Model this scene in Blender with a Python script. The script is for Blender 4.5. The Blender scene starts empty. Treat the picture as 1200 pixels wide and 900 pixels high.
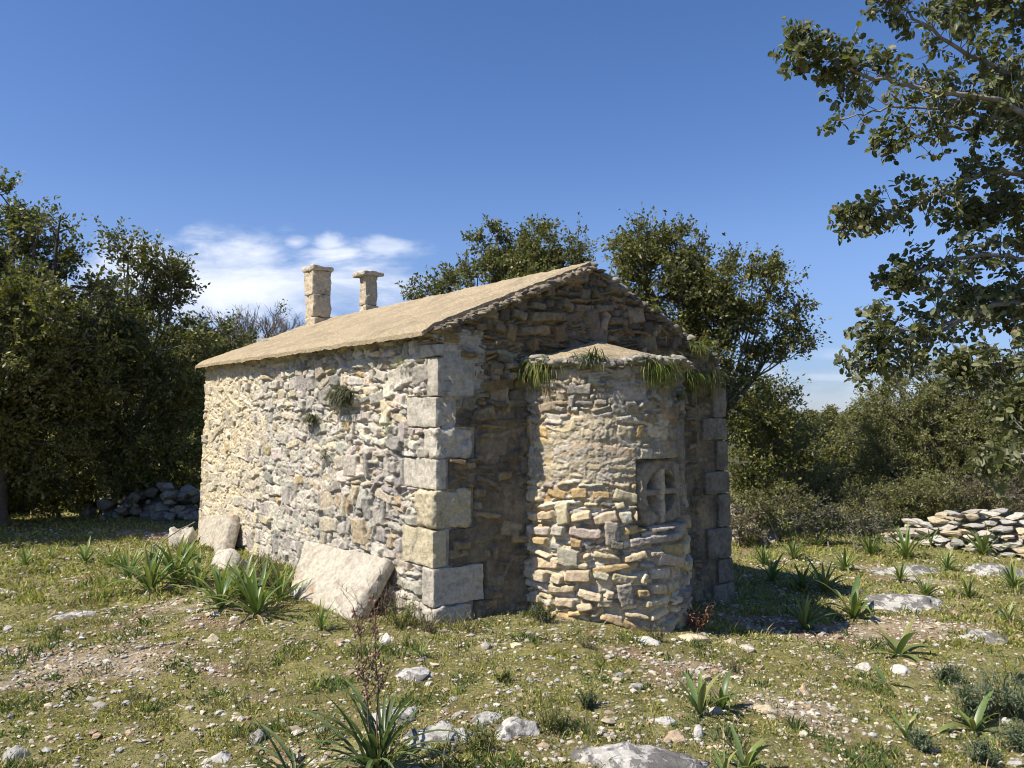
import bpy, bmesh, math
import numpy as np
from mathutils import Vector, Matrix

# ---------------------------------------------------------------- scene, camera, light
scene = bpy.context.scene
COL = scene.collection
EYE, F, PITCH = 1.6, 900.0, math.atan(33 / 900.0)
cam = bpy.data.cameras.new("camera"); cam_o = bpy.data.objects.new("camera", cam); COL.objects.link(cam_o)
cam.sensor_width = 36.0; cam.lens = F / 1200 * 36; cam.clip_start = 0.05; cam.clip_end = 20000
cam_o.location = (0, 0, EYE); cam_o.rotation_euler = (math.pi / 2 + PITCH, 0, 0)
scene.camera = cam_o

SUN_EL = math.radians(52)
SUN_AZ = np.array([-0.894, -0.448]); SUN_AZ /= np.linalg.norm(SUN_AZ)
TO_SUN = Vector((SUN_AZ[0] * math.cos(SUN_EL), SUN_AZ[1] * math.cos(SUN_EL), math.sin(SUN_EL)))
sun = bpy.data.lights.new("sun", 'SUN'); sun.energy = 5.0; sun.angle = math.radians(0.5); sun.color = (1.0, 0.93, 0.82)
sun_o = bpy.data.objects.new("sun", sun); COL.objects.link(sun_o)
sun_o.rotation_euler = TO_SUN.to_track_quat('Z', 'Y').to_euler()

world = bpy.data.worlds.new("World"); scene.world = world; world.use_nodes = True
wt = world.node_tree; wt.nodes.clear()
def wn(t, **k):
    n = wt.nodes.new(t)
    for a, b in k.items(): setattr(n, a, b)
    return n
w_out = wn('ShaderNodeOutputWorld'); w_bg = wn('ShaderNodeBackground'); w_bg.inputs[1].default_value = 0.092
sky = wn('ShaderNodeTexSky'); sky.sky_type = 'NISHITA'; sky.sun_disc = False
sky.sun_elevation = SUN_EL; sky.sun_rotation = math.atan2(SUN_AZ[0], SUN_AZ[1])
sky.altitude = 200; sky.air_density = 1.0; sky.dust_density = 0.3; sky.ozone_density = 2.6
wt.links.new(w_bg.outputs[0], w_out.inputs[0])
w_tc = wn('ShaderNodeTexCoord'); w_sep = wn('ShaderNodeSeparateXYZ'); wt.links.new(w_tc.outputs['Generated'], w_sep.inputs[0])
def wm(op, a, b=None, c=None):
    n = wn('ShaderNodeMath', operation=op)
    for i, v in enumerate((a, b, c)):
        if v is None: continue
        if isinstance(v, (int, float)): n.inputs[i].default_value = v
        else: wt.links.new(v, n.inputs[i])
    return n.outputs[0]
ymax = wm('MAXIMUM', w_sep.outputs[1], 0.05)
AZ = wm('DIVIDE', w_sep.outputs[0], ymax); EL = wm('DIVIDE', w_sep.outputs[2], ymax)
front = wm('GREATER_THAN', w_sep.outputs[1], 0.05)
def wnoise(sx, sy, scale, det=8, rough=0.6, off=0.0, dist=0.0):
    cb = wn('ShaderNodeCombineXYZ')
    wt.links.new(wm('MULTIPLY', AZ, sx), cb.inputs[0]); wt.links.new(wm('MULTIPLY', EL, sy), cb.inputs[1]); cb.inputs[2].default_value = off
    n = wn('ShaderNodeTexNoise'); n.inputs['Scale'].default_value = scale; n.inputs['Detail'].default_value = det
    n.inputs['Roughness'].default_value = rough; n.inputs['Distortion'].default_value = dist
    wt.links.new(cb.outputs[0], n.inputs[0]); return n.outputs[0]
def ell(cx, cy, rx, ry):       # 1 at the centre of a patch of sky, 0 at its rim
    a = wm('DIVIDE', wm('SUBTRACT', AZ, cx), rx); b = wm('DIVIDE', wm('SUBTRACT', EL, cy), ry)
    d = wm('SQRT', wm('ADD', wm('MULTIPLY', a, a), wm('MULTIPLY', b, b)))
    return wm('MAXIMUM', wm('SUBTRACT', 1.0, d), 0.0)
def sstep(x, lo, hi):
    n = wn('ShaderNodeMapRange', interpolation_type='SMOOTHSTEP'); wt.links.new(x, n.inputs[0])
    n.inputs[1].default_value = lo; n.inputs[2].default_value = hi; return n.outputs[0]
nz1 = wnoise(1, 2.2, 9, 9, 0.58, 3.1, 0.25)
nz2 = wnoise(1, 3.5, 5, 9, 0.6, 7.7, 0.3)
def px2(x, y): return (x - 600) / F, (483 - y) / F
def patch(x, y, rx, ry): cx, cy = px2(x, y); return ell(cx, cy, rx / F, ry / F)
m_big = patch(250, 335, 290, 92); m_big2 = patch(420, 335, 150, 60)
m_s = [patch(345, 284, 34, 20), patch(384, 287, 40, 24), patch(458, 286, 80, 22)]
m_r = [patch(978, 415, 42, 12), patch(950, 470, 420, 46), patch(905, 440, 40, 14), patch(975, 443, 70, 9)]
def add(l):
    r = l[0]
    for q in l[1:]: r = wm('MAXIMUM', r, q)
    return r
c1 = sstep(wm('ADD', wm('MULTIPLY', m_big, 0.62), nz1), 0.62, 0.98)
c2 = sstep(wm('ADD', wm('MULTIPLY', m_big2, 0.5), nz2), 0.62, 0.95)
c3 = wm('MULTIPLY', sstep(add(m_s), 0.0, 0.2), wm('MULTIPLY', sstep(wm('ADD', wm('MULTIPLY', add(m_s), 0.42), nz1), 0.62, 0.92), 0.75))
c4 = wm('MULTIPLY', sstep(add(m_r), 0.0, 0.2), wm('MULTIPLY', sstep(wm('ADD', wm('MULTIPLY', add(m_r), 0.5), nz2), 0.60, 0.95), 0.3))
cl = wm('MULTIPLY', add([wm('MULTIPLY', c1, sstep(m_big, 0.0, 0.25)), wm('MULTIPLY', c2, sstep(m_big2, 0.0, 0.3)), c3, c4]), front)
w_mix = wn('ShaderNodeMix', data_type='RGBA'); wt.links.new(wm('MULTIPLY', cl, 0.93), w_mix.inputs[0])
w_hs = wn('ShaderNodeHueSaturation'); w_hs.inputs['Saturation'].default_value = 1.22; w_hs.inputs['Value'].default_value = 1.0
wt.links.new(sky.outputs[0], w_hs.inputs['Color'])
w_tint = wn('ShaderNodeMix', data_type='RGBA', blend_type='MULTIPLY'); w_tint.inputs[0].default_value = 1.0; w_tint.inputs[7].default_value = (1.16, 0.98, 1.10, 1)
wt.links.new(w_hs.outputs[0], w_tint.inputs[6])
w_mr = wn('ShaderNodeMapRange', interpolation_type='SMOOTHSTEP'); wt.links.new(w_sep.outputs[2], w_mr.inputs[0]); w_mr.inputs[1].default_value = 0.0; w_mr.inputs[2].default_value = 0.24; w_mr.inputs[3].default_value = 0.0; w_mr.inputs[4].default_value = 1.0
w_lc = wn('ShaderNodeMix', data_type='RGBA'); wt.links.new(w_mr.outputs[0], w_lc.inputs[0]); w_lc.inputs[6].default_value = (0.40, 0.56, 0.78, 1); w_lc.inputs[7].default_value = (1, 1, 1, 1)
w_low = wn('ShaderNodeVectorMath', operation='MULTIPLY'); wt.links.new(w_tint.outputs[2], w_low.inputs[0]); wt.links.new(w_lc.outputs[2], w_low.inputs[1]); wt.links.new(w_low.outputs[0], w_mix.inputs[6])
w_cc = wn('ShaderNodeMix', data_type='RGBA'); wt.links.new(sstep(nz2, 0.35, 0.68), w_cc.inputs[0])
w_cc.inputs[6].default_value = (4.6, 5.4, 7.0, 1); w_cc.inputs[7].default_value = (8.0, 8.3, 9.0, 1)
wt.links.new(w_cc.outputs[2], w_mix.inputs[7]); wt.links.new(w_mix.outputs[2], w_bg.inputs[0])

vs = scene.view_settings
vs.view_transform = 'Standard'; vs.look = 'None'; vs.gamma = 1.0; vs.exposure = 0.55; vs.use_curve_mapping = False
scene.cycles.filter_width = 1.05; scene.cycles.max_bounces = 6; scene.cycles.diffuse_bounces = 3; scene.cycles.transmission_bounces = 3; scene.cycles.transparent_max_bounces = 4

# ---------------------------------------------------------------- numpy noise
_r = np.random.default_rng(11)
_P = _r.permutation(4096); _G = _r.normal(size=(4096, 3)); _G /= np.linalg.norm(_G, axis=1)[:, None]
def noise(x, y, z=0.0):
    x, y, z = np.broadcast_arrays(np.asarray(x, float), np.asarray(y, float), np.asarray(z, float))
    xi, yi, zi = np.floor(x).astype(int), np.floor(y).astype(int), np.floor(z).astype(int)
    fx, fy, fz = x - xi, y - yi, z - zi
    u, v, w = (t * t * t * (t * (t * 6 - 15) + 10) for t in (fx, fy, fz))
    def g(a, b, c):
        h = _P[(_P[(_P[(xi + a) & 4095] + yi + b) & 4095] + zi + c) & 4095]
        q = _G[h]; return q[..., 0] * (fx - a) + q[..., 1] * (fy - b) + q[..., 2] * (fz - c)
    L = lambda a, b, t: a + (b - a) * t
    return 1.5 * L(L(L(g(0,0,0), g(1,0,0), u), L(g(0,1,0), g(1,1,0), u), v), L(L(g(0,0,1), g(1,0,1), u), L(g(0,1,1), g(1,1,1), u), v), w)
def fbm(x, y, z=0.0, o=4, gain=0.5):
    s, a, f = 0.0, 1.0, 1.0
    for i in range(o):
        s = s + a * noise(np.asarray(x) * f + 17.3 * i, np.asarray(y) * f - 9.1 * i, np.asarray(z) * f + 5.7 * i); a *= gain; f *= 2.03
    return s
def ss(x, lo, hi):
    t = np.clip((np.asarray(x, float) - lo) / (hi - lo), 0, 1); return t * t * (3 - 2 * t)

# ---------------------------------------------------------------- pixels to places, ground height
CP, SP = math.cos(PITCH), math.sin(PITCH)
def ray(px, py):
    a, v = (px - 600) / F, (450 - py) / F
    return np.array([a, CP - v * SP, SP + v * CP])
def at(px, py, Y):
    d = ray(px, py); t = Y / d[1]; return np.array([d[0] * t, Y, EYE + d[2] * t])
def ground_base(x, y):
    x = np.asarray(x, float); y = np.asarray(y, float)
    return -0.38 * ss(x, -0.1, 3.0) + 0.035 * fbm(x * 0.5, y * 0.5, 2.0, 2)
def gz(x, y): return ground_base(x, y) + 0.02 * fbm(np.asarray(x) * 1.7, np.asarray(y) * 1.7, 5.0, 3)
def gp(px, py):
    d = ray(px, py); t = 5.0
    for _ in range(30):
        z = float(gz(d[0] * t, d[1] * t)); t = 0.5 * t + 0.5 * max(1.0, (EYE - z) / max(-d[2], 0.01))
    return np.array([d[0] * t, d[1] * t, float(gz(d[0] * t, d[1] * t))])

# ---------------------------------------------------------------- mesh helpers
def mesh_np(name, V, faces, mat, tint=None, parent=None, smooth=True, link=True):
    """faces: list of (M,k) int arrays"""
    me = bpy.data.meshes.new(name)
    if isinstance(faces, np.ndarray): faces = [faces]
    faces = [f for f in faces if len(f)]
    V = np.ascontiguousarray(V, dtype=np.float32)
    me.vertices.add(len(V)); me.vertices.foreach_set('co', V.ravel())
    nl = sum(f.size for f in faces); nf = sum(len(f) for f in faces)
    me.loops.add(nl); me.polygons.add(nf)
    me.loops.foreach_set('vertex_index', np.concatenate([f.ravel() for f in faces]).astype(np.int32))
    tot = np.concatenate([np.full(len(f), f.shape[1]) for f in faces]); st = np.concatenate([[0], np.cumsum(tot)[:-1]])
    me.polygons.foreach_set('loop_start', st.astype(np.int32)); me.polygons.foreach_set('loop_total', tot.astype(np.int32))
    me.polygons.foreach_set('use_smooth', np.full(nf, smooth))
    me.update(calc_edges=True); me.validate()
    if tint is not None:
        at_ = me.attributes.new('tint', 'FLOAT_COLOR', 'POINT'); c = np.ones((len(V), 4), np.float32); c[:, :3] = tint
        at_.data.foreach_set('color', c.ravel())
    me.materials.append(mat)
    o = bpy.data.objects.new(name, me)
    if link: COL.objects.link(o)
    if parent is not None: o.parent = parent
    return o
def tag(o, label=None, cat=None, group=None, kind=None):
    if label: o['label'] = label
    if cat: o['category'] = cat
    if group: o['group'] = group
    if kind: o['kind'] = kind
    return o
def empty(name, loc, label=None, cat=None, group=None):
    o = bpy.data.objects.new(name, None); COL.objects.link(o); o.location = tuple(loc); o.empty_display_size = 0.1
    return tag(o, label, cat, group)
class MB:
    def __init__(s): s.V, s.Fq, s.Ft, s.C, s.n = [], [], [], [], 0
    def add(s, V, F, c=(1, 1, 1)):
        V = np.asarray(V, float); F = np.asarray(F, int)
        s.V.append(V); (s.Fq if F.shape[1] == 4 else s.Ft).append(F + s.n)
        c = np.asarray(c, float); s.C.append(np.broadcast_to(c, (len(V), 3)).copy()); s.n += len(V)
    def tube(s, P, R, k=6, c=(1, 1, 1)):
        P = np.asarray(P, float); R = np.broadcast_to(np.asarray(R, float), (len(P),))
        T = np.gradient(P, axis=0); T /= np.linalg.norm(T, axis=1)[:, None] + 1e-9
        ref = np.array([0.31, 0.2, 0.93]) if abs(T[0] @ np.array([0.31, 0.2, 0.93])) < 0.9 else np.array([1, 0, 0.])
        A = np.cross(T, ref); A /= np.linalg.norm(A, axis=1)[:, None] + 1e-9; B = np.cross(T, A)
        th = np.arange(k) * 2 * np.pi / k
        V = (P[:, None] + R[:, None, None] * (np.cos(th)[None, :, None] * A[:, None] + np.sin(th)[None, :, None] * B[:, None])).reshape(-1, 3)
        i = np.arange(len(P) - 1)[:, None] * k; j = np.arange(k)[None]; j2 = (j + 1) % k
        F = np.stack([i + j, i + j2, i + k + j2, i + k + j], -1).reshape(-1, 4)
        s.add(V, F, c)
    def build(s, name, mat, parent=None, off=(0, 0, 0), smooth=True, link=True):
        V = np.concatenate(s.V) - np.asarray(off); fs = []
        if s.Fq: fs.append(np.concatenate(s.Fq))
        if s.Ft: fs.append(np.concatenate(s.Ft))
        return mesh_np(name, V, fs, mat, np.concatenate(s.C), parent, smooth, link)
def grid_faces(nu, nv):
    i = np.arange(nu - 1)[:, None] * nv; j = np.arange(nv - 1)[None]
    return np.stack([i + j, i + nv + j, i + nv + j + 1, i + j + 1], -1).reshape(-1, 4)
def ico(sub):
    bm = bmesh.new(); bmesh.ops.create_icosphere(bm, subdivisions=sub, radius=1.0)
    V = np.array([v.co[:] for v in bm.verts]); Fc = np.array([[v.index for v in f.verts] for f in bm.faces]); bm.free(); return V, Fc
ICO = {k: ico(k) for k in (1, 2, 3, 4, 5)}

# ---------------------------------------------------------------- materials
def new_mat(name):
    m = bpy.data.materials.new(name); m.use_nodes = True; nt = m.node_tree; nt.nodes.clear()
    out = nt.nodes.new('ShaderNodeOutputMaterial'); p = nt.nodes.new('ShaderNodeBsdfPrincipled')
    nt.links.new(p.outputs[0], out.inputs[0]); return m, nt, p, out
def nd(nt, t, ins=None, **k):
    n = nt.nodes.new(t)
    for a, b in k.items(): setattr(n, a, b)
    for i, v in (ins or {}).items():
        if hasattr(v, 'is_linked') or isinstance(v, bpy.types.NodeSocket): nt.links.new(v, n.inputs[i])
        else: n.inputs[i].default_value = v
    return n
def ntex(nt, vec, scale, det=5, rough=0.6, dist=0.0):
    return nd(nt, 'ShaderNodeTexNoise', {'Vector': vec, 'Scale': scale, 'Detail': det, 'Roughness': rough, 'Distortion': dist}).outputs[0]
def rng_(nt, x, lo, hi, a=0.0, b=1.0):
    n = nd(nt, 'ShaderNodeMapRange', {0: x, 1: lo, 2: hi, 3: a, 4: b}); n.clamp = True; return n.outputs[0]
def mixc(nt, f, a, b, mode='MIX'):
    n = nt.nodes.new('ShaderNodeMix'); n.data_type = 'RGBA'; n.blend_type = mode
    for i, v in ((0, f), (6, a), (7, b)):
        if isinstance(v, bpy.types.NodeSocket): nt.links.new(v, n.inputs[i])
        else: n.inputs[i].default_value = v if i == 0 else (*v, 1) if len(v) == 3 else v
    return n.outputs[2]
def stone_mat(name, speck=0.5, lichen=(0.13, 0.125, 0.115), lo=0.6, hi=0.72, bump=0.6, fine=90, orange=0.0, pale=0.6, cs=5.5):
    m, nt, p, out = new_mat(name)
    tc = nd(nt, 'ShaderNodeTexCoord').outputs['Object']
    base = nd(nt, 'ShaderNodeAttribute', attribute_name='tint').outputs['Color']
    n1 = ntex(nt, tc, 24, 8, 0.68); n2 = ntex(nt, tc, fine, 5, 0.7); n3 = ntex(nt, tc, cs, 7, 0.7, 0.4)
    c = mixc(nt, 1.0, base, nd(nt, 'ShaderNodeCombineColor', {0: rng_(nt, n1, 0.28, 0.72, 0.62, 1.28), 1: rng_(nt, n1, 0.28, 0.72, 0.61, 1.28), 2: rng_(nt, n1, 0.28, 0.72, 0.56, 1.30)}).outputs[0], 'MULTIPLY')
    c = mixc(nt, rng_(nt, n3, lo, hi, 0, 0.75), c, lichen)
    c = mixc(nt, rng_(nt, n2, 0.57, 0.70, 0, speck), c, (0.16, 0.145, 0.12))
    c = mixc(nt, rng_(nt, ntex(nt, tc, 13, 6, 0.7), 0.60, 0.72, 0, pale), c, (0.60, 0.57, 0.50))
    if orange:
        c = mixc(nt, rng_(nt, ntex(nt, tc, 5.5, 9, 0.75, 0.3), 0.575, 0.64, 0, orange), c, (0.55, 0.23, 0.07))
    nt.links.new(c, p.inputs['Base Color']); p.inputs['Roughness'].default_value = 0.93; p.inputs['Specular IOR Level'].default_value = 0.2
    h = nd(nt, 'ShaderNodeMath', {0: n2, 1: n1}, operation='ADD').outputs[0]
    b = nd(nt, 'ShaderNodeBump', {'Strength': bump, 'Distance': 0.014, 'Height': h}); nt.links.new(b.outputs[0], p.inputs['Normal'])
    return m
M_WALL = stone_mat('rubble limestone')
M_GABLE = stone_mat('shade-toned weathered limestone', 0.6, (0.08, 0.072, 0.06), 0.49, 0.66, pale=0.15)  # weathering and lichen, made darker and denser to deepen the gable's shade
M_BLOCK = stone_mat('cut limestone', 0.6, (0.17, 0.16, 0.14), 0.53, 0.68, 0.8)
M_SLAB = stone_mat('slab limestone', 0.35, (0.20, 0.19, 0.17), 0.50, 0.68, 0.8, 60, 0.6)
M_ROCK = stone_mat('field limestone', 0.5, (0.05, 0.047, 0.045), 0.47, 0.53, 0.9, 60, cs=7.0)
M_PEBBLE = stone_mat('loose limestone', 0.45, (0.22, 0.2, 0.17), 0.58, 0.72, 0.6, 120)

def plant_mat(name, trans=0.3, rough=0.45, spec=0.35, tcol=(1.5, 1.7, 0.6), var=0.25):
    m, nt, p, out = new_mat(name)
    base = nd(nt, 'ShaderNodeAttribute', attribute_name='tint').outputs['Color']
    tc = nd(nt, 'ShaderNodeTexCoord').outputs['Object']
    n = ntex(nt, tc, 30, 3, 0.6)
    c = mixc(nt, 1.0, base, nd(nt, 'ShaderNodeCombineColor', {0: rng_(nt, n, 0.3, 0.7, 1 - var, 1 + var), 1: rng_(nt, n, 0.3, 0.7, 1 - var, 1 + var), 2: rng_(nt, n, 0.3, 0.7, 1 - var, 1 + var)}).outputs[0], 'MULTIPLY')
    nt.links.new(c, p.inputs['Base Color']); p.inputs['Roughness'].default_value = rough; p.inputs['Specular IOR Level'].default_value = spec
    if trans:
        t = nd(nt, 'ShaderNodeBsdfTranslucent', {0: mixc(nt, 1.0, c, tcol, 'MULTIPLY')})
        mx = nd(nt, 'ShaderNodeMixShader', {0: trans, 1: p.outputs[0], 2: t.outputs[0]}); nt.links.new(mx.outputs[0], out.inputs[0])
    return m
M_LEAF = plant_mat('evergreen leaf', 0.28, 0.48, 0.38)
M_STRAP = plant_mat('strap leaf', 0.25, 0.4, 0.45, (1.3, 1.5, 0.6), 0.2)
M_GRASS = plant_mat('short grass', 0.3, 0.7, 0.15, (1.3, 1.4, 0.6))
M_DRY = plant_mat('dry stalk', 0.0, 0.85, 0.1)
def bark_mat():
    m, nt, p, out = new_mat('bark')
    tc = nd(nt, 'ShaderNodeTexCoord').outputs['Object']
    base = nd(nt, 'ShaderNodeAttribute', attribute_name='tint').outputs['Color']
    n = ntex(nt, tc, 18, 8, 0.7); c = mixc(nt, 1.0, base, nd(nt, 'ShaderNodeCombineColor', {0: rng_(nt, n, 0.3, 0.7, 0.5, 1.4), 1: rng_(nt, n, 0.3, 0.7, 0.5, 1.4), 2: rng_(nt, n, 0.3, 0.7, 0.5, 1.4)}).outputs[0], 'MULTIPLY')
    nt.links.new(c, p.inputs['Base Color']); p.inputs['Roughness'].default_value = 0.9
    b = nd(nt, 'ShaderNodeBump', {'Strength': 0.8, 'Distance': 0.02, 'Height': n}); nt.links.new(b.outputs[0], p.inputs['Normal']); return m
M_BARK = bark_mat()
def roof_mat():
    m, nt, p, out = new_mat('old cement roof')
    tc = nd(nt, 'ShaderNodeTexCoord').outputs['Object']
    mp = nd(nt, 'ShaderNodeMapping', {0: tc}); mp.inputs['Rotation'].default_value = (0, 0, math.radians(-39)); mp.inputs['Scale'].default_value = (1.0, 0.14, 1.0)
    s = ntex(nt, mp.outputs[0], 48, 8, 0.75); g = ntex(nt, tc, 95, 4, 0.7); l = ntex(nt, tc, 2.6, 6, 0.65, 0.3)
    c = mixc(nt, rng_(nt, s, 0.34, 0.66), (0.29, 0.225, 0.14), (0.56, 0.46, 0.30))
    c = mixc(nt, rng_(nt, l, 0.45, 0.68, 0, 0.55), c, (0.23, 0.185, 0.12))
    c = mixc(nt, rng_(nt, ntex(nt, tc, 5, 8, 0.78), 0.56, 0.66, 0, 0.7), c, (0.17, 0.145, 0.11))
    c = mixc(nt, rng_(nt, g, 0.57, 0.68, 0, 0.6), c, (0.13, 0.105, 0.075))
    nt.links.new(c, p.inputs['Base Color']); p.inputs['Roughness'].default_value = 0.95; p.inputs['Specular IOR Level'].default_value = 0.15
    h = nd(nt, 'ShaderNodeMath', {0: s, 1: g}, operation='ADD').outputs[0]
    b = nd(nt, 'ShaderNodeBump', {'Strength': 0.7, 'Distance': 0.02, 'Height': h}); nt.links.new(b.outputs[0], p.inputs['Normal']); return m
M_ROOF = roof_mat()
def ground_mat():
    m, nt, p, out = new_mat('stony soil')
    tc = nd(nt, 'ShaderNodeTexCoord').outputs['Object']
    base = nd(nt, 'ShaderNodeAttribute', attribute_name='tint').outputs['Color']
    n1 = ntex(nt, tc, 22, 8, 0.7); n2 = ntex(nt, tc, 75, 4, 0.65); n3 = ntex(nt, tc, 40, 6, 0.7)
    c = mixc(nt, 1.0, base, nd(nt, 'ShaderNodeCombineColor', {0: rng_(nt, n1, 0.3, 0.7, 0.45, 1.5), 1: rng_(nt, n1, 0.3, 0.7, 0.45, 1.5), 2: rng_(nt, n1, 0.3, 0.7, 0.45, 1.5)}).outputs[0], 'MULTIPLY')
    v = nd(nt, 'ShaderNodeTexVoronoi', {'Vector': tc, 'Scale': 34.0, 'Randomness': 1.0}); 
    peb = nd(nt, 'ShaderNodeMath', {0: rng_(nt, v.outputs['Distance'], 0.22, 0.38, 1, 0), 1: rng_(nt, ntex(nt, tc, 3.5, 5, 0.7), 0.48, 0.62, 0, 1)}, operation='MULTIPLY').outputs[0]
    peb2 = nd(nt, 'ShaderNodeMath', {0: peb, 1: rng_(nt, nd(nt, 'ShaderNodeSeparateColor', {0: v.outputs['Color']}).outputs[0], 0.45, 0.5, 0, 1)}, operation='MULTIPLY').outputs[0]
    c = mixc(nt, peb2, c, (0.40, 0.35, 0.27))
    nt.links.new(c, p.inputs['Base Color']); p.inputs['Roughness'].default_value = 0.97; p.inputs['Specular IOR Level'].default_value = 0.1
    h = nd(nt, 'ShaderNodeMath', {0: n1, 1: n2}, operation='ADD').outputs[0]
    h = nd(nt, 'ShaderNodeMath', {0: h, 1: peb2}, operation='ADD').outputs[0]
    b = nd(nt, 'ShaderNodeBump', {'Strength': 0.9, 'Distance': 0.025, 'Height': h}); nt.links.new(b.outputs[0], p.inputs['Normal']); return m
M_GROUND = ground_mat()
def plain_mat(name, c, rough=0.9):
    m, nt, p, out = new_mat(name)
    tc = nd(nt, 'ShaderNodeTexCoord').outputs['Object']; n = ntex(nt, tc, 0.004, 8, 0.7)
    nt.links.new(mixc(nt, rng_(nt, n, 0.35, 0.65), tuple(x * 0.75 for x in c), tuple(x * 1.2 for x in c)), p.inputs['Base Color'])
    p.inputs['Roughness'].default_value = rough; return m

# ---------------------------------------------------------------- ground
def dense_axis(lo, hi, step, far, n):
    mid = np.arange(lo, hi, step); g = np.geomspace(step * 1.5, far, n)
    return np.concatenate([(lo - np.cumsum(np.diff(np.concatenate([[0], g]))))[::-1], mid, hi + np.cumsum(np.diff(np.concatenate([[0], g])))])
def green_mask(x, y):
    m = fbm(x * 0.55, y * 0.75, 8.0, 4, 0.6) + 0.5 * fbm(x * 2.6, y * 2.6, 3.0, 3)
    soil = 0.65 * np.exp(-(((x + 4.3) / 0.45) ** 2 + ((y - 6.1 - 0.5 * (x + 4.1)) / 1.3) ** 2)) + 0.7 * np.exp(-(((x - 1.9) / 0.5) ** 2 + ((y - 4.9) / 0.35) ** 2)) + 0.8 * np.exp(-(((x - 3.2) / 0.9) ** 2 + ((y - 6.9) / 0.9) ** 2))
    return ss(m + 0.60 - 0.8 * soil, -0.25, 0.40)
gx = dense_axis(-5.5, 6.0, 0.032, 5000, 60); gy = dense_axis(2.2, 11.5, 0.032, 6000, 60)
GX, GY = np.meshgrid(gx, gy, indexing='ij')
GZ = gz(GX, GY); near = ss(np.hypot(GX, GY - 5), 14, 9)
GZ = GZ + near * (0.012 * fbm(GX * 7, GY * 7, 1.0, 3, 0.6) + 0.006 * fbm(GX * 21, GY * 21, 4.0, 2))
gm = green_mask(GX, GY)
soilc = np.array([0.27, 0.19, 0.115]); soil2 = np.array([0.37, 0.30, 0.20]); grassc = np.array([0.26, 0.255, 0.075])
t2 = ss(fbm(GX * 1.3, GY * 1.3, 12.0, 4), -0.3, 0.4)[..., None]
gc = soilc * (1 - t2) + soil2 * t2; gvar = (0.8 + 0.35 * fbm(GX * 2.2, GY * 2.2, 33.0, 4))[..., None]; gc = gc * (1 - 0.72 * gm[..., None]) + grassc * gvar * 0.72 * gm[..., None]
farm = ss(np.hypot(GX, GY), 13, 30)[..., None]; gc = gc * (1 - farm) + np.array([0.085, 0.085, 0.04]) * farm
ground = mesh_np('ground', np.stack([GX, GY, GZ], -1).reshape(-1, 3), grid_faces(len(gx), len(gy)), M_GROUND, gc.reshape(-1, 3))
tag(ground, kind='structure')
# distant mountain range
hx = np.linspace(-9000, 9000, 220); hy = np.linspace(7000, 11000, 40); HX, HY = np.meshgrid(hx, hy, indexing='ij')
prof = np.exp(-((HX + 3300) / 1800) ** 2) * 930 
HZ = prof * np.sin(np.clip((HY - 7000) / 4000, 0, 1) * np.pi) ** 0.8 * (1 + 0.25 * fbm(HX / 900, HY / 900, 1.0, 5)) - 12
tag(mesh_np('hills', np.stack([HX, HY, HZ], -1).reshape(-1, 3), grid_faces(220, 40), plain_mat('haze-tinted bare mountain', (0.27, 0.29, 0.31))), kind='structure')  # distant haze is put into the bluish grey rock colour

# ---------------------------------------------------------------- chapel
P0 = np.array([-0.60, 5.88, 0.0]); E1 = np.array([0.811, 0.584, 0.0]); E2 = np.array([-0.63, 0.777, 0.0])
E1 /= np.linalg.norm(E1); E2 /= np.linalg.norm(E2)
NS = np.array([-E2[1], E2[0], 0.0]); NG = np.array([E1[1], -E1[0], 0.0]); UP = np.array([0, 0, 1.0])
W, L, EAVE, EAVE_R, APEX, SA = 3.47, 5.59, 2.24, 2.06, 2.90, 1.62
if NS @ E1 > 0: NS = -NS
chapel = empty('chapel', (P0 + E1 * W / 2 + E2 * L / 2), 'small ruined stone chapel with rounded apse, tan cement roof and two roof piers', 'chapel')
CO = np.array(chapel.location)

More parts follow.
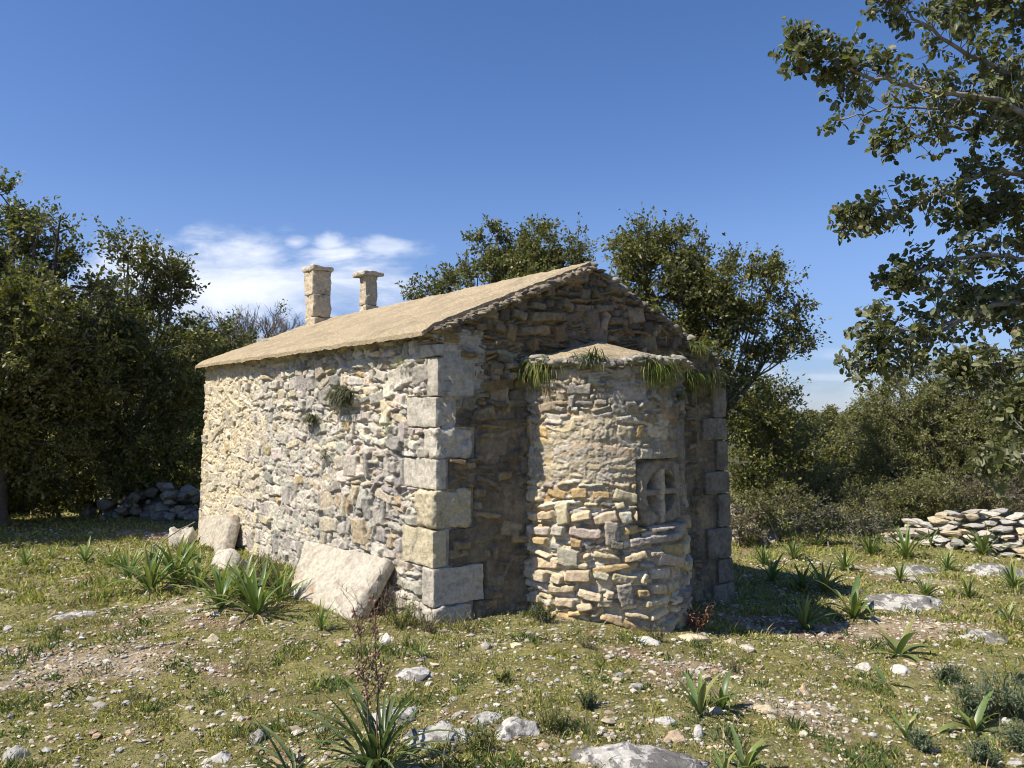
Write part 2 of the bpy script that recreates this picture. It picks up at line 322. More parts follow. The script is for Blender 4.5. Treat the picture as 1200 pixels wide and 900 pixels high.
def rubble(u, v, rng, row_h, st_w, joint=0.012, rad=0.025, edge=0.035, jit=0.35, big=0.12, skip=0.0, relief=(0.5, 1.0), u0=-0.5, u1=6.5, v0=-0.8, v1=3.3, warp=0.03):
    """height 0..1 of coursed rubble stones, and the index of the stone under each point"""
    wu = u + warp * fbm(u * 5, v * 5, 31.0, 2) + 0.4 * warp * noise(u * 15, v * 15, 3.0)
    wv = v + warp * 0.9 * fbm(u * 4, v * 6, 47.0, 2) + 0.03 * noise(u * 0.8, v * 0.7, 9.0) + 0.3 * warp * noise(u * 16, v * 16, 8.0)
    vb = [v0]
    while vb[-1] < v1: vb.append(vb[-1] + row_h * rng.uniform(0.6, 1.5))
    vb = np.array(vb); nr = len(vb) - 1; rows = []
    nst = 0
    for r in range(nr):
        xb = [u0 - rng.uniform(0, st_w)]
        while xb[-1] < u1: xb.append(xb[-1] + st_w * np.exp(rng.normal(0, 0.45)))
        xb = np.array(xb); k = len(xb) - 1; h = vb[r + 1] - vb[r]
        grow = np.where(rng.random(k) < big, rng.uniform(1.4, 2.1, k), rng.uniform(0.78, 1.08, k))
        rows.append(dict(xb=xb, cx=(xb[1:] + xb[:-1]) / 2 + 0, cy=(vb[r] + vb[r + 1]) / 2 + rng.normal(0, 0.12 * h, k), a=(xb[1:] - xb[:-1]) / 2 * rng.uniform(0.86, 1.08, k) - joint / 2,
             b=h / 2 * grow - joint / 2, rot=rng.normal(0, 0.09, k) * jit / 0.35, top=np.where(rng.random(k) < skip, 0.0, rng.uniform(relief[0], relief[1], k)), tx=rng.normal(0, 1.2, k), ty=rng.normal(0, 1.6, k), id0=nst)); nst += k
    ri = np.clip(np.searchsorted(vb, wv) - 1, 0, nr - 1)
    best = np.full(u.shape, -1.0); bid = np.full(u.shape, -1)
    for r in range(nr):
        sel = np.abs(ri - r) <= 1
        if not sel.any(): continue
        R = rows[r]; uu, vv = wu[sel], wv[sel]; ci = np.clip(np.searchsorted(R['xb'], uu) - 1, 0, len(R['cx']) - 1)
        bb, ii = best[sel], bid[sel]
        for dc in (-1, 0, 1):
            c = np.clip(ci + dc, 0, len(R['cx']) - 1)
            dx, dy = uu - R['cx'][c], vv - R['cy'][c]; cs, sn = np.cos(R['rot'][c]), np.sin(R['rot'][c])
            x, y = cs * dx + sn * dy, -sn * dx + cs * dy
            rr = np.minimum(rad, np.minimum(R['a'][c], R['b'][c]) * 0.7)
            qx, qy = np.abs(x) - R['a'][c] + rr, np.abs(y) - R['b'][c] + rr
            sd = np.hypot(np.maximum(qx, 0), np.maximum(qy, 0)) + np.minimum(np.maximum(qx, qy), 0) - rr
            prof = np.clip(-sd / edge, 0, 1); prof = np.where(sd < 0, (1 - (1 - prof) ** 2.2), 0)
            h = prof * np.clip(R['top'][c] * (1 + R['tx'][c] * x + R['ty'][c] * y), 0, 1.3)
            up = h > bb; bb = np.where(up, h, bb); ii = np.where(up, R['id0'] + c, ii)
        best[sel], bid[sel] = bb, ii
    return np.maximum(best, 0), bid, nst
PALE = np.array([0.59, 0.54, 0.45]); CREAM = np.array([0.61, 0.52, 0.36]); OCHRE = np.array([0.52, 0.385, 0.20]); GREY = np.array([0.40, 0.37, 0.32]); DARK = np.array([0.22, 0.205, 0.18])
def stone_tints(rng, n, w):
    pal = np.stack([PALE, CREAM, OCHRE, GREY, DARK]); k = rng.choice(5, n, p=np.array(w) / sum(w))
    return pal[k] * rng.uniform(0.74, 1.12, (n, 1)) * rng.uniform(0.96, 1.04, (n, 3))

def skirt(V, nu, nv, inward, off=0):
    """closes a grid sheet with a border going into the wall"""
    idx = np.arange(nu * nv).reshape(nu, nv)
    ring = np.concatenate([idx[:, 0], idx[-1, 1:], idx[-2::-1, -1], idx[0, -2:0:-1]])
    VB = V[ring] + inward; b = np.arange(len(ring)); b2 = (b + 1) % len(ring); n = len(V)
    return VB, np.stack([ring[b2], ring[b], n + b, n + b2], -1)
def wall_part(name, V, nu, nv, inward, mat, tint, parent=chapel):
    VB, FB = skirt(V, nu, nv, inward)
    ring_t = np.broadcast_to(PALE * 0.7, (len(VB), 3))
    return mesh_np(name, np.concatenate([V, VB]) - CO, [grid_faces(nu, nv), FB], mat, np.concatenate([tint, ring_t]), parent)

# corner blocks: bottom, top, length on the side wall, length on the gable
QU = [(2.035, 2.135, .26, .19, 'grey'), (1.725, 2.03, .15, .335, 'grey'), (1.485, 1.72, .43, .15, ''), (1.245, 1.48, .20, .34, ''), (1.005, 1.24, .48, .09, ''), (.705, 1.0, .27, .34, 'y'), (.415, .70, .45, .12, 'y'), (.125, .41, .17, .46, ''), (-.25, .12, .42, .36, '')]
# --- side wall (sunlit)
rg = np.random.default_rng(5)
STEP = 0.0066
def side_surface(u, v):
    h1, id1, n1 = rubble(u, v, np.random.default_rng(21), 0.095, 0.17, 0.020, 0.018, 0.014, 0.9, 0.25, 0.08, warp=0.024)
    h2, id2, n2 = rubble(u, v, np.random.default_rng(22), 0.045, 0.08, 0.012, 0.010, 0.010, 1.0, 0.2, 0.10, (0.3, 1.0), warp=0.02)
    s1 = 0.064 * h1; s2 = 0.043 * h2; st = np.maximum(s1, s2)
    # smeared lime mortar: heavy in the middle and far half, thin near the corner and under the eaves
    sm = 0.10 + 0.45 * ss(u, 0.8, 2.4) + 0.35 * fbm(u * 0.9, v * 1.1, 3.3, 3) + 0.35 * ss(v, 1.9, 1.2) - 0.15
    sm = sm + 0.4 * ss(u, 3.2, 4.4)
    mort = -0.028 + 0.064 * ss(sm, -0.05, 0.75) + 0.018 * fbm(u * 6, v * 8, 7.0, 5, 0.62) + 0.005 * fbm(u * 34, v * 34, 2.0, 3, 0.65)
    pit = ss(fbm(u * 13, v * 17, 19.0, 3), 0.35, 0.6) * 0.035; mort = mort - pit
    d = np.maximum(st + 0.007 * fbm(u * 22, v * 22, 5.0, 3), mort)
    onst = (st > mort - 0.001)
    for (q0, q1, ls, _, _) in QU:
        d = np.where((u < ls + 0.012) & (v > q0 - 0.008) & (v < q1 + 0.004), np.minimum(d, -0.016), d)
    c1 = stone_tints(np.random.default_rng(1), n1 + 1, (6, 3, 0.4, 3, 0.3)); c2 = stone_tints(np.random.default_rng(2), n2 + 1, (5, 3, 0.6, 3, 0.5))
    cst = np.where((s1 >= s2)[..., None], c1[id1], c2[id2])
    yel = ss(u + 0.5 * fbm(u, v, 2.0, 3), 3.3, 4.3)[..., None]
    cm = (np.array([0.50, 0.455, 0.375]) * (1 + 0.12 * fbm(u * 3, v * 3, 9.0, 3)[..., None])) * (1 - yel) + np.array([0.62, 0.53, 0.36]) * yel
    cst = cst * (1 - 0.4 * yel) + np.array([0.62, 0.53, 0.37]) * 0.4 * yel
    grey = ss(fbm(u * 1.2, v * 0.8, 14.0, 4, 0.6), 0.0, 0.45)[..., None] * (1 - yel) * 0.45
    c = np.where(onst[..., None], cst, cm); c = c * (1 - grey) + np.array([0.29, 0.275, 0.25]) * grey
    return d, c
us = np.arange(0.0, L + STEP, STEP); vs_ = np.arange(-0.35, EAVE + 0.02, STEP)
U, Vv = np.meshgrid(us, vs_, indexing='ij')
d, c = side_surface(U, Vv)
BAT = 0.030
# the far end is ragged: courses of the far corner step in and out
endp = ss(U, L - 0.45, L); 
P = P0 + E2 * U[..., None] + UP * Vv[..., None] + NS * (d - BAT * Vv - 0.02)[..., None]
wall_part('side_wall', P.reshape(-1, 3), len(us), len(vs_), -NS * 0.4 , M_WALL, c.reshape(-1, 3))

# --- gable wall (shaded, with the apse on it)
def gable_top(u): return np.where(u < SA, EAVE + (APEX - EAVE) * (u / SA), APEX + (EAVE_R - APEX) * ((u - SA) / (W - SA)))
def gable_surface(u, v):
    h1, id1, n1 = rubble(u, v, np.random.default_rng(31), 0.066, 0.17, 0.016, 0.013, 0.011, 0.7, 0.28, 0.05, (0.25, 1.0), warp=0.02)
    h2, id2, n2 = rubble(u, v, np.random.default_rng(32), 0.036, 0.09, 0.010, 0.008, 0.009, 0.8, 0.2, 0.1, (0.2, 0.9), warp=0.018)
    s1, s2 = 0.085 * h1, 0.05 * h2; st = np.maximum(s1, s2)
    sm = ss(v, 1.95, 1.45) + 0.3 * fbm(u * 1.3, v * 1.3, 23.0, 3)
    mort = -0.035 + 0.078 * ss(sm, 0.15, 1.0) + 0.012 * fbm(u * 3, v * 3, 61.0, 3) + 0.013 * fbm(u * 10, v * 10, 27.0, 4, 0.62) + 0.005 * fbm(u * 36, v * 36, 12.0, 3, 0.65)
    d = np.maximum(st + 0.005 * fbm(u * 24, v * 24, 15.0, 3), mort); onst = st > mort - 0.001
    for (q0, q1, _, lg, _) in QU:
        k_ = ((u < lg + 0.012) & (v > q0 - 0.01) & (v < q1 + 0.005)); d = np.where(k_, np.minimum(d, -0.016), d)
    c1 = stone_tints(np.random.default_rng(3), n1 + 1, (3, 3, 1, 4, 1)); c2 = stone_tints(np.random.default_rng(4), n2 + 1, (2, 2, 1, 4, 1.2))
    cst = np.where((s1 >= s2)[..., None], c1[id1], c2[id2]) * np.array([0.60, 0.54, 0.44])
    cm = np.array([0.215, 0.175, 0.12]) * (1 + 0.45 * fbm(u * 3, v * 3, 33.0, 3)[..., None])  # stone and mortar colours both darkened to carry part of this wall's shade
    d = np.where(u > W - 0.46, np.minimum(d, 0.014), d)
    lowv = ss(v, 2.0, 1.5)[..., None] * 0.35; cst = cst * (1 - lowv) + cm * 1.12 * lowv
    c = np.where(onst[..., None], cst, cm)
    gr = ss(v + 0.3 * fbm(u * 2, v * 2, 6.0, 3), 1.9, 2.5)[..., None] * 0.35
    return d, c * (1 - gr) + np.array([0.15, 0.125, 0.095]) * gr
us = np.arange(0.0, W + STEP, STEP); nv = 470; T = np.linspace(0, 1, nv)
topr = gable_top(us) + 0.02 * fbm(us * 6, 3.0, 1.0, 3) + np.where(us > SA, 0.05 + 0.035 * noise(us * 8, 5.0, 2.0), 0.0)
U = np.repeat(us[:, None], nv, 1); Vv = -0.65 + T[None] * (topr[:, None] + 0.65)
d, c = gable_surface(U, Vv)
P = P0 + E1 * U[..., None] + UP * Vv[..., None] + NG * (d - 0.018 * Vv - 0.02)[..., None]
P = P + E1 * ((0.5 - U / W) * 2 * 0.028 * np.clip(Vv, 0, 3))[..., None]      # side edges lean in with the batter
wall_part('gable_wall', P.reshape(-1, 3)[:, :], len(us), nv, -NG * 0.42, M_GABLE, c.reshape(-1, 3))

# --- far and hidden walls, plainer
def plain_wall(name, A, D, N, length, topf, seed, batt=0.02):
    st = 0.03; us = np.arange(0, length + st, st); nv = 90; Uu = np.repeat(us[:, None], nv, 1); tv = np.linspace(0, 1, nv)
    V2 = -0.65 + tv[None] * (topf(us)[:, None] + 0.65)
    h, i, n = rubble(Uu, V2, np.random.default_rng(seed), 0.12, 0.22, warp=0.04)
    dd = 0.04 * h + 0.01 * fbm(Uu * 8, V2 * 8, seed, 3); cc = stone_tints(np.random.default_rng(seed + 1), n + 1, (4, 3, 1, 3, 1))[i]
    Pp = A + D * Uu[..., None] + UP * V2[..., None] + N * (dd - batt * V2 - 0.02)[..., None]
    Pf = Pp.reshape(-1, 3); 
    wall_part(name, Pf, len(us), nv, -N * 0.35, M_WALL, cc.reshape(-1, 3))
plain_wall('rear_side_wall', P0 + E1 * (W - 0.02) + E2 * 0.10, E2, -NS, L - 0.15, lambda u: np.full_like(u, EAVE_R), 51)
plain_wall('entrance_wall', P0 + E2 * (L - 0.02) + E1 * 0.09, E1, -NG, W - 0.12, lambda u: gable_top(u) - 0.03, 53)

# --- roof: two cement slopes with a rough verge
def slope(name, s0, z0, s1, z1, ov, seed, b0=0.005):
    """s runs across the gable from the eave (s0) to the ridge (s1)"""
    n1, n2 = 90, 260; a = np.linspace(0, 1, n1); b = np.linspace(b0, L + 0.02, n2); A, B = np.meshgrid(a, b, indexing='ij')
    sl = (z1 - z0) / (s1 - s0); se = s0 - ov * np.sign(s1 - s0); 
    edge_n = 0.022 * fbm(B * 1.3, A * 0 + seed, 1.0, 5, 0.6) * (1 - A) ** 6
    S = se + (s1 - se) * A + edge_n; Z = z0 + (S - s0) * sl
    vn = 0.03 * fbm(A * 3, B * 0 + seed, 4.0, 5, 0.6) * (ss(B, 0.25, -0.05))
    Bx = B + vn
    sag = -0.05 * np.sin(np.clip(A, 0, 1) * np.pi) * np.sin(np.clip(B / L, 0, 1) * np.pi)
    Zt = Z + 0.045 + sag + 0.008 * fbm(A * 6, B * 2.4, seed + 2.0, 4) + 0.006 * fbm(A * 26, B * 9, seed + 5.0, 4, 0.7) - 0.03 * ss(A, 0.06, 0.0)
    top = P0 + E1 * S[..., None] + E2 * Bx[..., None] + UP * Zt[..., None]
    th = 0.036 + 0.006 * fbm(A * 9, B * 9, seed + 9.0, 4, 0.7)
    V = top.reshape(-1, 3); bot = V.copy(); bot[:, 2] -= th.reshape(-1)
    idx = np.arange(n1 * n2).reshape(n1, n2); ring = np.concatenate([idx[:, 0], idx[-1, 1:], idx[-2::-1, -1], idx[0, -2:0:-1]]); r2 = np.roll(ring, -1); N = len(V)
    # edge strip in its own vertices so the rim stays crisp and crumbly
    k = 4; rows_ = []
    rr = V[ring]; rb = bot[ring]
    outd = rr - V.mean(0); outd[:, 2] = 0; outd /= np.linalg.norm(outd, axis=1)[:, None]
    for q in range(k):
        t = q / (k - 1); jit = 0.009 * fbm(rr[:, 0] * 26, rr[:, 1] * 26, q * 3.1 + seed, 3, 0.7) * (0 < q < k - 1)
        rows_.append(rr * (1 - t) + rb * t + outd * np.asarray(jit)[:, None])
    VE = np.concatenate(rows_); M = len(ring); j = np.arange(M); j2 = (j + 1) % M
    FE = np.concatenate([np.stack([2 * N + q * M + j2, 2 * N + q * M + j, 2 * N + (q + 1) * M + j, 2 * N + (q + 1) * M + j2], -1) for q in range(k - 1)])
    g = grid_faces(n1, n2)
    return mesh_np(name, np.concatenate([V, bot, VE]) - CO, [g, g[:, ::-1] + N, FE], M_ROOF, np.ones((2 * N + len(VE), 3)), chapel)
slope('roof_slope', 0.0, EAVE, SA, APEX, 0.095, 3.0)
slope('roof_slope', W, EAVE_R - 0.01, SA, APEX - 0.012, 0.05, 8.0, 0.16)

def rock_np(seed, sub=4, planes=7, rough=0.16, flat=1.0):
    rng = np.random.default_rng(seed); V0, F0 = ICO[sub]; V = V0.copy()
    for _ in range(planes):
        n = rng.normal(size=3); n /= np.linalg.norm(n); dcut = rng.uniform(0.5, 0.82); s = V @ n; ex = np.maximum(s - dcut, 0); V = V - n * (ex * 0.97)[:, None]
    o = seed * 3.7
    V = V * (1 + rough * fbm(V0[:, 0] * 1.5 + o, V0[:, 1] * 1.5, V0[:, 2] * 1.5, 4, 0.55))[:, None]
    V = V + V0 * (0.05 * fbm(V0[:, 0] * 6 + o, V0[:, 1] * 6, V0[:, 2] * 6, 3))[:, None]
    V[:, 2] *= flat; return V, F0
# crumbly verge of mortar and small stones under the roof edge along the gable rake, and under the eaves
def strip_stones(name, path, n, size, mat, seed, tint):
    rng = np.random.default_rng(seed); mb = MB()
    for i in range(n):
        V0, F0 = rock_np(600 + i % 25, 3, 8, 0.14)
        p = path(rng.random()); s = size * rng.uniform(0.6, 1.5) * np.array([rng.uniform(1, 1.9), rng.uniform(0.8, 1.4), rng.uniform(0.45, 0.8)])
        R = np.array(Matrix.Rotation(rng.uniform(0, 6.3), 3, 'Z') @ Matrix.Rotation(rng.normal(0, 0.25), 3, 'X'))
        v = V0 * s
        mb.add(v @ R.T + p + rng.normal(0, 0.008, 3), F0, tint(rng))
    return mb.build(name, mat, chapel, CO)
greyt = lambda rng: (PALE * 0.5 + GREY * 0.5) * rng.uniform(0.5, 1.0)
dk = lambda rng: np.array([0.27, 0.225, 0.165]) * rng.uniform(0.6, 1.3)
strip_stones('verge_mortar', lambda t: P0 + E1 * (t * SA) + UP * (EAVE + (APEX - EAVE) * t - 0.012) + NG * 0.0 + E1 * (0.03 * (1 - t)), 420, 0.028, M_GABLE, 61, dk)
strip_stones('verge_stones', lambda t: P0 + E1 * (SA + t * (W - SA)) + UP * (APEX + (EAVE_R - APEX) * t + 0.035) - NG * 0.06 - E1 * 0.06 * t, 60, 0.05, M_GABLE, 62, lambda r: greyt(r) * 0.7)
strip_stones('eave_mortar', lambda t: P0 + E2 * (t * L) + UP * (EAVE - 0.015) + NS * (-0.055), 420, 0.030, M_WALL, 63, lambda r: greyt(r))

# --- apse
AC = P0 + E1 * 1.66 + NG * 0.0; AR = 0.775; RIM = 2.03
AXIS = -E2   # apse points along the chapel's length
AX2 = np.array([-AXIS[1], AXIS[0], 0.0])
if AX2 @ E1 < 0: AX2 = -AX2
th0, th1 = -math.radians(112), math.radians(112)
na = int(AR * (th1 - th0) / 0.0066); nv = 390
TH = np.linspace(th0, th1, na); T = np.linspace(0, 1, nv)
TT, VV = np.meshgrid(TH, -0.6 + T * (RIM + 0.6), indexing='ij')
AU = TT * AR
def apse_surface(u, v):
    h1, id1, n1 = rubble(u, v, np.random.default_rng(41), 0.082, 0.19, 0.020, 0.018, 0.014, 0.7, 0.22, 0.05, (0.55, 1.0), u0=-2, u1=2.2, warp=0.02)
    h2, id2, n2 = rubble(u, v, np.random.default_rng(42), 0.042, 0.11, 0.012, 0.009, 0.009, 0.8, 0.15, 0.08, (0.3, 1.0), u0=-2, u1=2.2, warp=0.018)
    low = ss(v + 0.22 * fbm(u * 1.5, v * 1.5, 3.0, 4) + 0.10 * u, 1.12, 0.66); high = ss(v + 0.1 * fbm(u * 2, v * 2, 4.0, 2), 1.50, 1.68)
    s1 = 0.070 * h1 * (0.42 + 0.58 * low); s2 = 0.046 * h2 * (0.6 + 0.5 * high); st = np.maximum(s1, s2)
    sm = 1 - np.maximum(low, high)
    mort = -0.028 + 0.047 * sm + 0.016 * sm * fbm(u * 2.3, v * 2.3, 71.0, 3) + 0.013 * fbm(u * 10, v * 13, 77.0, 4, 0.65) + 0.005 * fbm(u * 36, v * 36, 72.0, 3, 0.65)
    d = np.maximum(st + 0.005 * fbm(u * 24, v * 24, 75.0, 3), mort); onst = st > mort - 0.001
    c1 = stone_tints(np.random.default_rng(5), n1 + 1, (2, 6, 2.6, 1, 0.2)) * np.array([1.0, 0.97, 0.92]); c2 = stone_tints(np.random.default_rng(6), n2 + 1, (4, 3, 1, 3, 0.5))
    cst = np.where((s1 >= s2)[..., None], c1[id1], c2[id2]); hi = high[..., None]
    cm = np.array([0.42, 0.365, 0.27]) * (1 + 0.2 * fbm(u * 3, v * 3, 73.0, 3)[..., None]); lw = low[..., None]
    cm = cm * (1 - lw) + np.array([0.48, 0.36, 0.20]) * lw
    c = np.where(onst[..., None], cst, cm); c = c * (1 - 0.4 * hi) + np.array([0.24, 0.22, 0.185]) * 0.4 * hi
    right = ss(u + 0.25 * fbm(u * 2, v * 1.6, 79.0, 3), -0.1, 0.3)[..., None] * ss(v - 0.5 * u, 0.3, 0.8)[..., None]  # mask for shade painted into the stone colour of the apse's right side
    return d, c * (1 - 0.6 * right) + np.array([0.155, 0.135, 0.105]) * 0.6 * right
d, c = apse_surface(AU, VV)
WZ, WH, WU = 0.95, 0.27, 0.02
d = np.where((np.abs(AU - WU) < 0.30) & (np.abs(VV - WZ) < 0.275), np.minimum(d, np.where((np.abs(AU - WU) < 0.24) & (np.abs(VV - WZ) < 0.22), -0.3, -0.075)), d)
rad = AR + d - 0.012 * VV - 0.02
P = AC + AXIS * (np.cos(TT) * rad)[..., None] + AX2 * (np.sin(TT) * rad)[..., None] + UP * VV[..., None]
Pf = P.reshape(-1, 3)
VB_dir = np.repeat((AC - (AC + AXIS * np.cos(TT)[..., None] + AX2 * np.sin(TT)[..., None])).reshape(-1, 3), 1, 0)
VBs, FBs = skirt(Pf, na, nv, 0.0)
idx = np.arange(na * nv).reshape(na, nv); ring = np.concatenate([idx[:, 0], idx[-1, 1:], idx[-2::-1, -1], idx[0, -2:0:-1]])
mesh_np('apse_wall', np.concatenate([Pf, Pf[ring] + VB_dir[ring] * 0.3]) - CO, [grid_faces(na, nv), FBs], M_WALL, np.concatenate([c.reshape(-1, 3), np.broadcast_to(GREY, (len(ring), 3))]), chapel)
# apse roof: low half cone of the same cement
nr_, nt_ = 46, 160; RR, TA = np.meshgrid(np.linspace(0, 1, nr_), np.linspace(-math.pi * 0.56, math.pi * 0.56, nt_), indexing='ij')
rim_r = AR - 0.005 + 0.03 * fbm(np.cos(TA) * 4, np.sin(TA) * 4, 5.0, 3)
Zc = 2.245 - 0.205 * RR ** 0.85 + 0.008 * fbm(RR * 7 * np.cos(TA), RR * 7 * np.sin(TA), 3.0, 3) - 0.02 * ss(RR, 0.93, 1.0)
Pc = AC + AXIS * (np.cos(TA) * rim_r * RR)[..., None] + AX2 * (np.sin(TA) * rim_r * RR)[..., None] + UP * Zc[..., None]
Vt = Pc.reshape(-1, 3); Vb = Vt.copy(); Vb[:, 2] = np.minimum(Vb[:, 2] - 0.05, RIM - 0.0); g = grid_faces(nr_, nt_); N = len(Vt)
rimi = np.arange(N).reshape(nr_, nt_)[-1]; FE = np.stack([rimi[:-1], rimi[1:], rimi[1:] + N, rimi[:-1] + N], -1)
mesh_np('apse_roof', np.concatenate([Vt, Vb]) - CO, [g[:, ::-1], g + N, FE], M_ROOF, np.ones((2 * N, 3)), chapel)
def rim_path(t):
    a = -1.75 + 3.5 * t; return AC + (AXIS * math.cos(a) + AX2 * math.sin(a)) * (AR + 0.0) + UP * (RIM - 0.02 + 0.03 * math.sin(a * 7) * math.sin(a * 3.1))
strip_stones('apse_rim_stones', rim_path, 210, 0.040, M_GABLE, 64, lambda r: greyt(r) * 0.9)
# carved window slab: circle with a cross left standing in it
n = 118; a = np.linspace(-WH, WH, n); A, B = np.meshgrid(a, a, indexing='ij'); R = np.hypot(A, B)
hole = (R < 0.182) & (np.abs(A) > 0.024) & (np.abs(B) > 0.022)
D = np.where(hole, -0.24, 0.0) + np.where((np.abs(A) <= 0.024) & (B < 0.19), 0.018, 0) - 0.07 * ss((np.abs(A) ** 5 + np.abs(B) ** 5) ** 0.2 + 0.022 * fbm(A * 9, B * 9, 6.0, 3), WH - 0.03, WH + 0.005) + 0.007 * fbm(A * 12, B * 12, 2.0, 5, 0.6)
Pw = AC + AXIS * ((AR - 0.048) + D)[..., None] + AX2 * (A + WU)[..., None] + UP * (B + WZ)[..., None]
wall_part('window_slab', Pw.reshape(-1, 3)[:, :], n, n, -AXIS * 0.25, M_GABLE, np.where(((np.abs(A) <= 0.024) & (B < 0.19))[..., None], np.array([0.56, 0.47, 0.34]), np.array([0.33, 0.28, 0.21])).reshape(-1, 3))  # upright bar coloured paler, as if it caught the sun

# --- cut corner blocks
def rough_block(mb, A, U_, V_, W_, lu, lv, lw, seed, tint, rough=0.012, bev=0.02, res=0.02):
    """box from corner A along three unit axes, rounded and roughened"""
    ns = [max(3, int(l / res)) for l in (lu, lv, lw)]
    for (ax, o1, o2) in ((0, 1, 2), (1, 2, 0), (2, 0, 1)):
        for side in (0, 1):
            p, q = np.meshgrid(np.linspace(0, 1, ns[o1]), np.linspace(0, 1, ns[o2]), indexing='ij')
            c = np.zeros(p.shape + (3,)); c[..., ax] = side; c[..., o1] = p; c[..., o2] = q
            Ls = np.array([lu, lv, lw]); x = c * Ls; cen = np.clip(x, bev, Ls - bev); dd = x - cen; nn = np.linalg.norm(dd, axis=-1, keepdims=True)
            x = cen + dd / np.maximum(nn, 1e-6) * np.minimum(nn, bev)
            wp = A + x[..., :1] * U_ + x[..., 1:2] * V_ + x[..., 2:] * W_
            nrm = (x - Ls / 2) / (Ls / 2); nrm = np.sign(nrm) * np.abs(nrm) ** 6; nrm = nrm[..., :1] * U_ + nrm[..., 1:2] * V_ + nrm[..., 2:] * W_
            nrm = nrm / (np.linalg.norm(nrm, axis=-1, keepdims=True) + 1e-6)
            wp = wp + nrm * (rough * fbm(wp[..., 0] * 7 + seed, wp[..., 1] * 7, wp[..., 2] * 7, 4, 0.6) + 0.35 * rough * noise(wp[..., 0] * 40 + seed, wp[..., 1] * 40, wp[..., 2] * 40))[..., None]
            f = grid_faces(ns[o1], ns[o2])
            mb.add(wp.reshape(-1, 3), f if side else f[:, ::-1], tint)
rg = np.random.default_rng(77)
for i, (z0, z1, ls, lg, tn) in enumerate(QU):
    mb = MB(); zc = (z0 + z1) / 2; ps = 0.020 + rg.uniform(-0.008, 0.012)
    A = P0 + NS * (ps - BAT * zc) + NG * (0.03 + rg.uniform(-0.006, 0.012) - 0.018 * zc) + UP * z0
    tint = {'': np.array([.57, .52, .43]), 'grey': np.array([0.52, 0.475, 0.39]), 'y': np.array([0.61, 0.53, 0.36])}[tn] * rg.uniform(0.92, 1.06)
    rough_block(mb, A, E2, E1, UP, ls, lg, z1 - z0 - 0.004, i * 5.0, tint, 0.024 if i in (3, 5, 8) else 0.009, 0.03 if i in (3, 5, 8) else 0.011, 0.012)
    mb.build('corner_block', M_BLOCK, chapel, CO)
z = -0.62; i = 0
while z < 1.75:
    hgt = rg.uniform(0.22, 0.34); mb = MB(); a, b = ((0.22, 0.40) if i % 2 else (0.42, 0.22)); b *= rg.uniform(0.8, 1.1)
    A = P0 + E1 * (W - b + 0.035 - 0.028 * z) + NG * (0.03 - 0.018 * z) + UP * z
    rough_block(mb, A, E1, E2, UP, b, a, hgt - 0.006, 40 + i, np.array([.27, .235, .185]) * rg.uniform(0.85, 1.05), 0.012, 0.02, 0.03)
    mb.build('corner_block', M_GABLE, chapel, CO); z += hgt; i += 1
z = -0.1; i = 0
for hgt, pr in ((0.42, .075), (0.36, .07), (0.30, .065), (0.42, .06), (0.22, 0.02), (0.24, .03), (0.15, -0.02)):
    mb = MB(); a = 0.30 + 0.22 * (i % 2)
    A = P0 + E2 * (L - a + pr) + NS * (0.012 - BAT * (z + hgt / 2)) + E1 * 0.0 + UP * z
    rough_block(mb, A, E2, E1, UP, a, 0.35, hgt - 0.006, 70 + i, CREAM * rg.uniform(0.9, 1.05), 0.012, 0.02, 0.03)
    mb.build('corner_block', M_BLOCK, chapel, CO); z += hgt; i += 1

# --- two belfry piers over the far gable
def pier(s, wd, base, top, capw, seed):
    C0 = P0 + E2 * (L - 0.28) + E1 * s; r_ = np.random.default_rng(int(seed)); zs = [base, base + (top - base) * 0.34, base + (top - base) * 0.63, top - 0.075]; mb = MB()
    for k in range(3):
        o = C0 + E1 * r_.normal(0, .006) + E2 * r_.normal(0, .006); w_ = wd * (1 + r_.normal(0, .025))
        rough_block(mb, o - E1 * w_ / 2 - E2 * w_ / 2 + UP * (zs[k] + .003), E1, E2, UP, w_, w_, zs[k + 1] - zs[k] - .004, seed + k, np.array([.56, .475, .345]) * r_.uniform(.92, 1.06), 0.016, 0.012, 0.014)
    pr = mb.build('belfry_pier', M_SLAB2, chapel, CO)
    m2 = MB(); rough_block(m2, C0 - E1 * capw / 2 - E2 * capw / 2 + UP * (top - 0.078), E1, E2, UP, capw, capw, 0.07, seed + 3, PALE * 0.9, 0.02, 0.018, 0.014)
    m2.build('pier_cap', M_SLAB2, pr, CO)
M_SLAB2 = stone_mat('pier limestone', 0.5, (0.17, 0.15, 0.13), 0.56, 0.7, 0.7, 60)
pier(1.47, 0.275, 2.55, 3.67, 0.33, 3.0); pier(2.24, 0.205, 2.3, 3.68, 0.33, 9.0)
for (s, z, l, h, w_) in ((1.1, 2.66, .34, .12, .2), (1.88, 2.80, .35, .13, .22), (0.7, 2.5, .3, .12, .2)):
    mb = MB(); rough_block(mb, P0 + E2 * (L - 0.35) + E1 * s + UP * (z - 0.03), E1, E2, UP, l, w_, h, s * 9, GREY * 0.9, 0.025, 0.03, 0.025); mb.build('coping_stone', M_GABLE, chapel, CO)

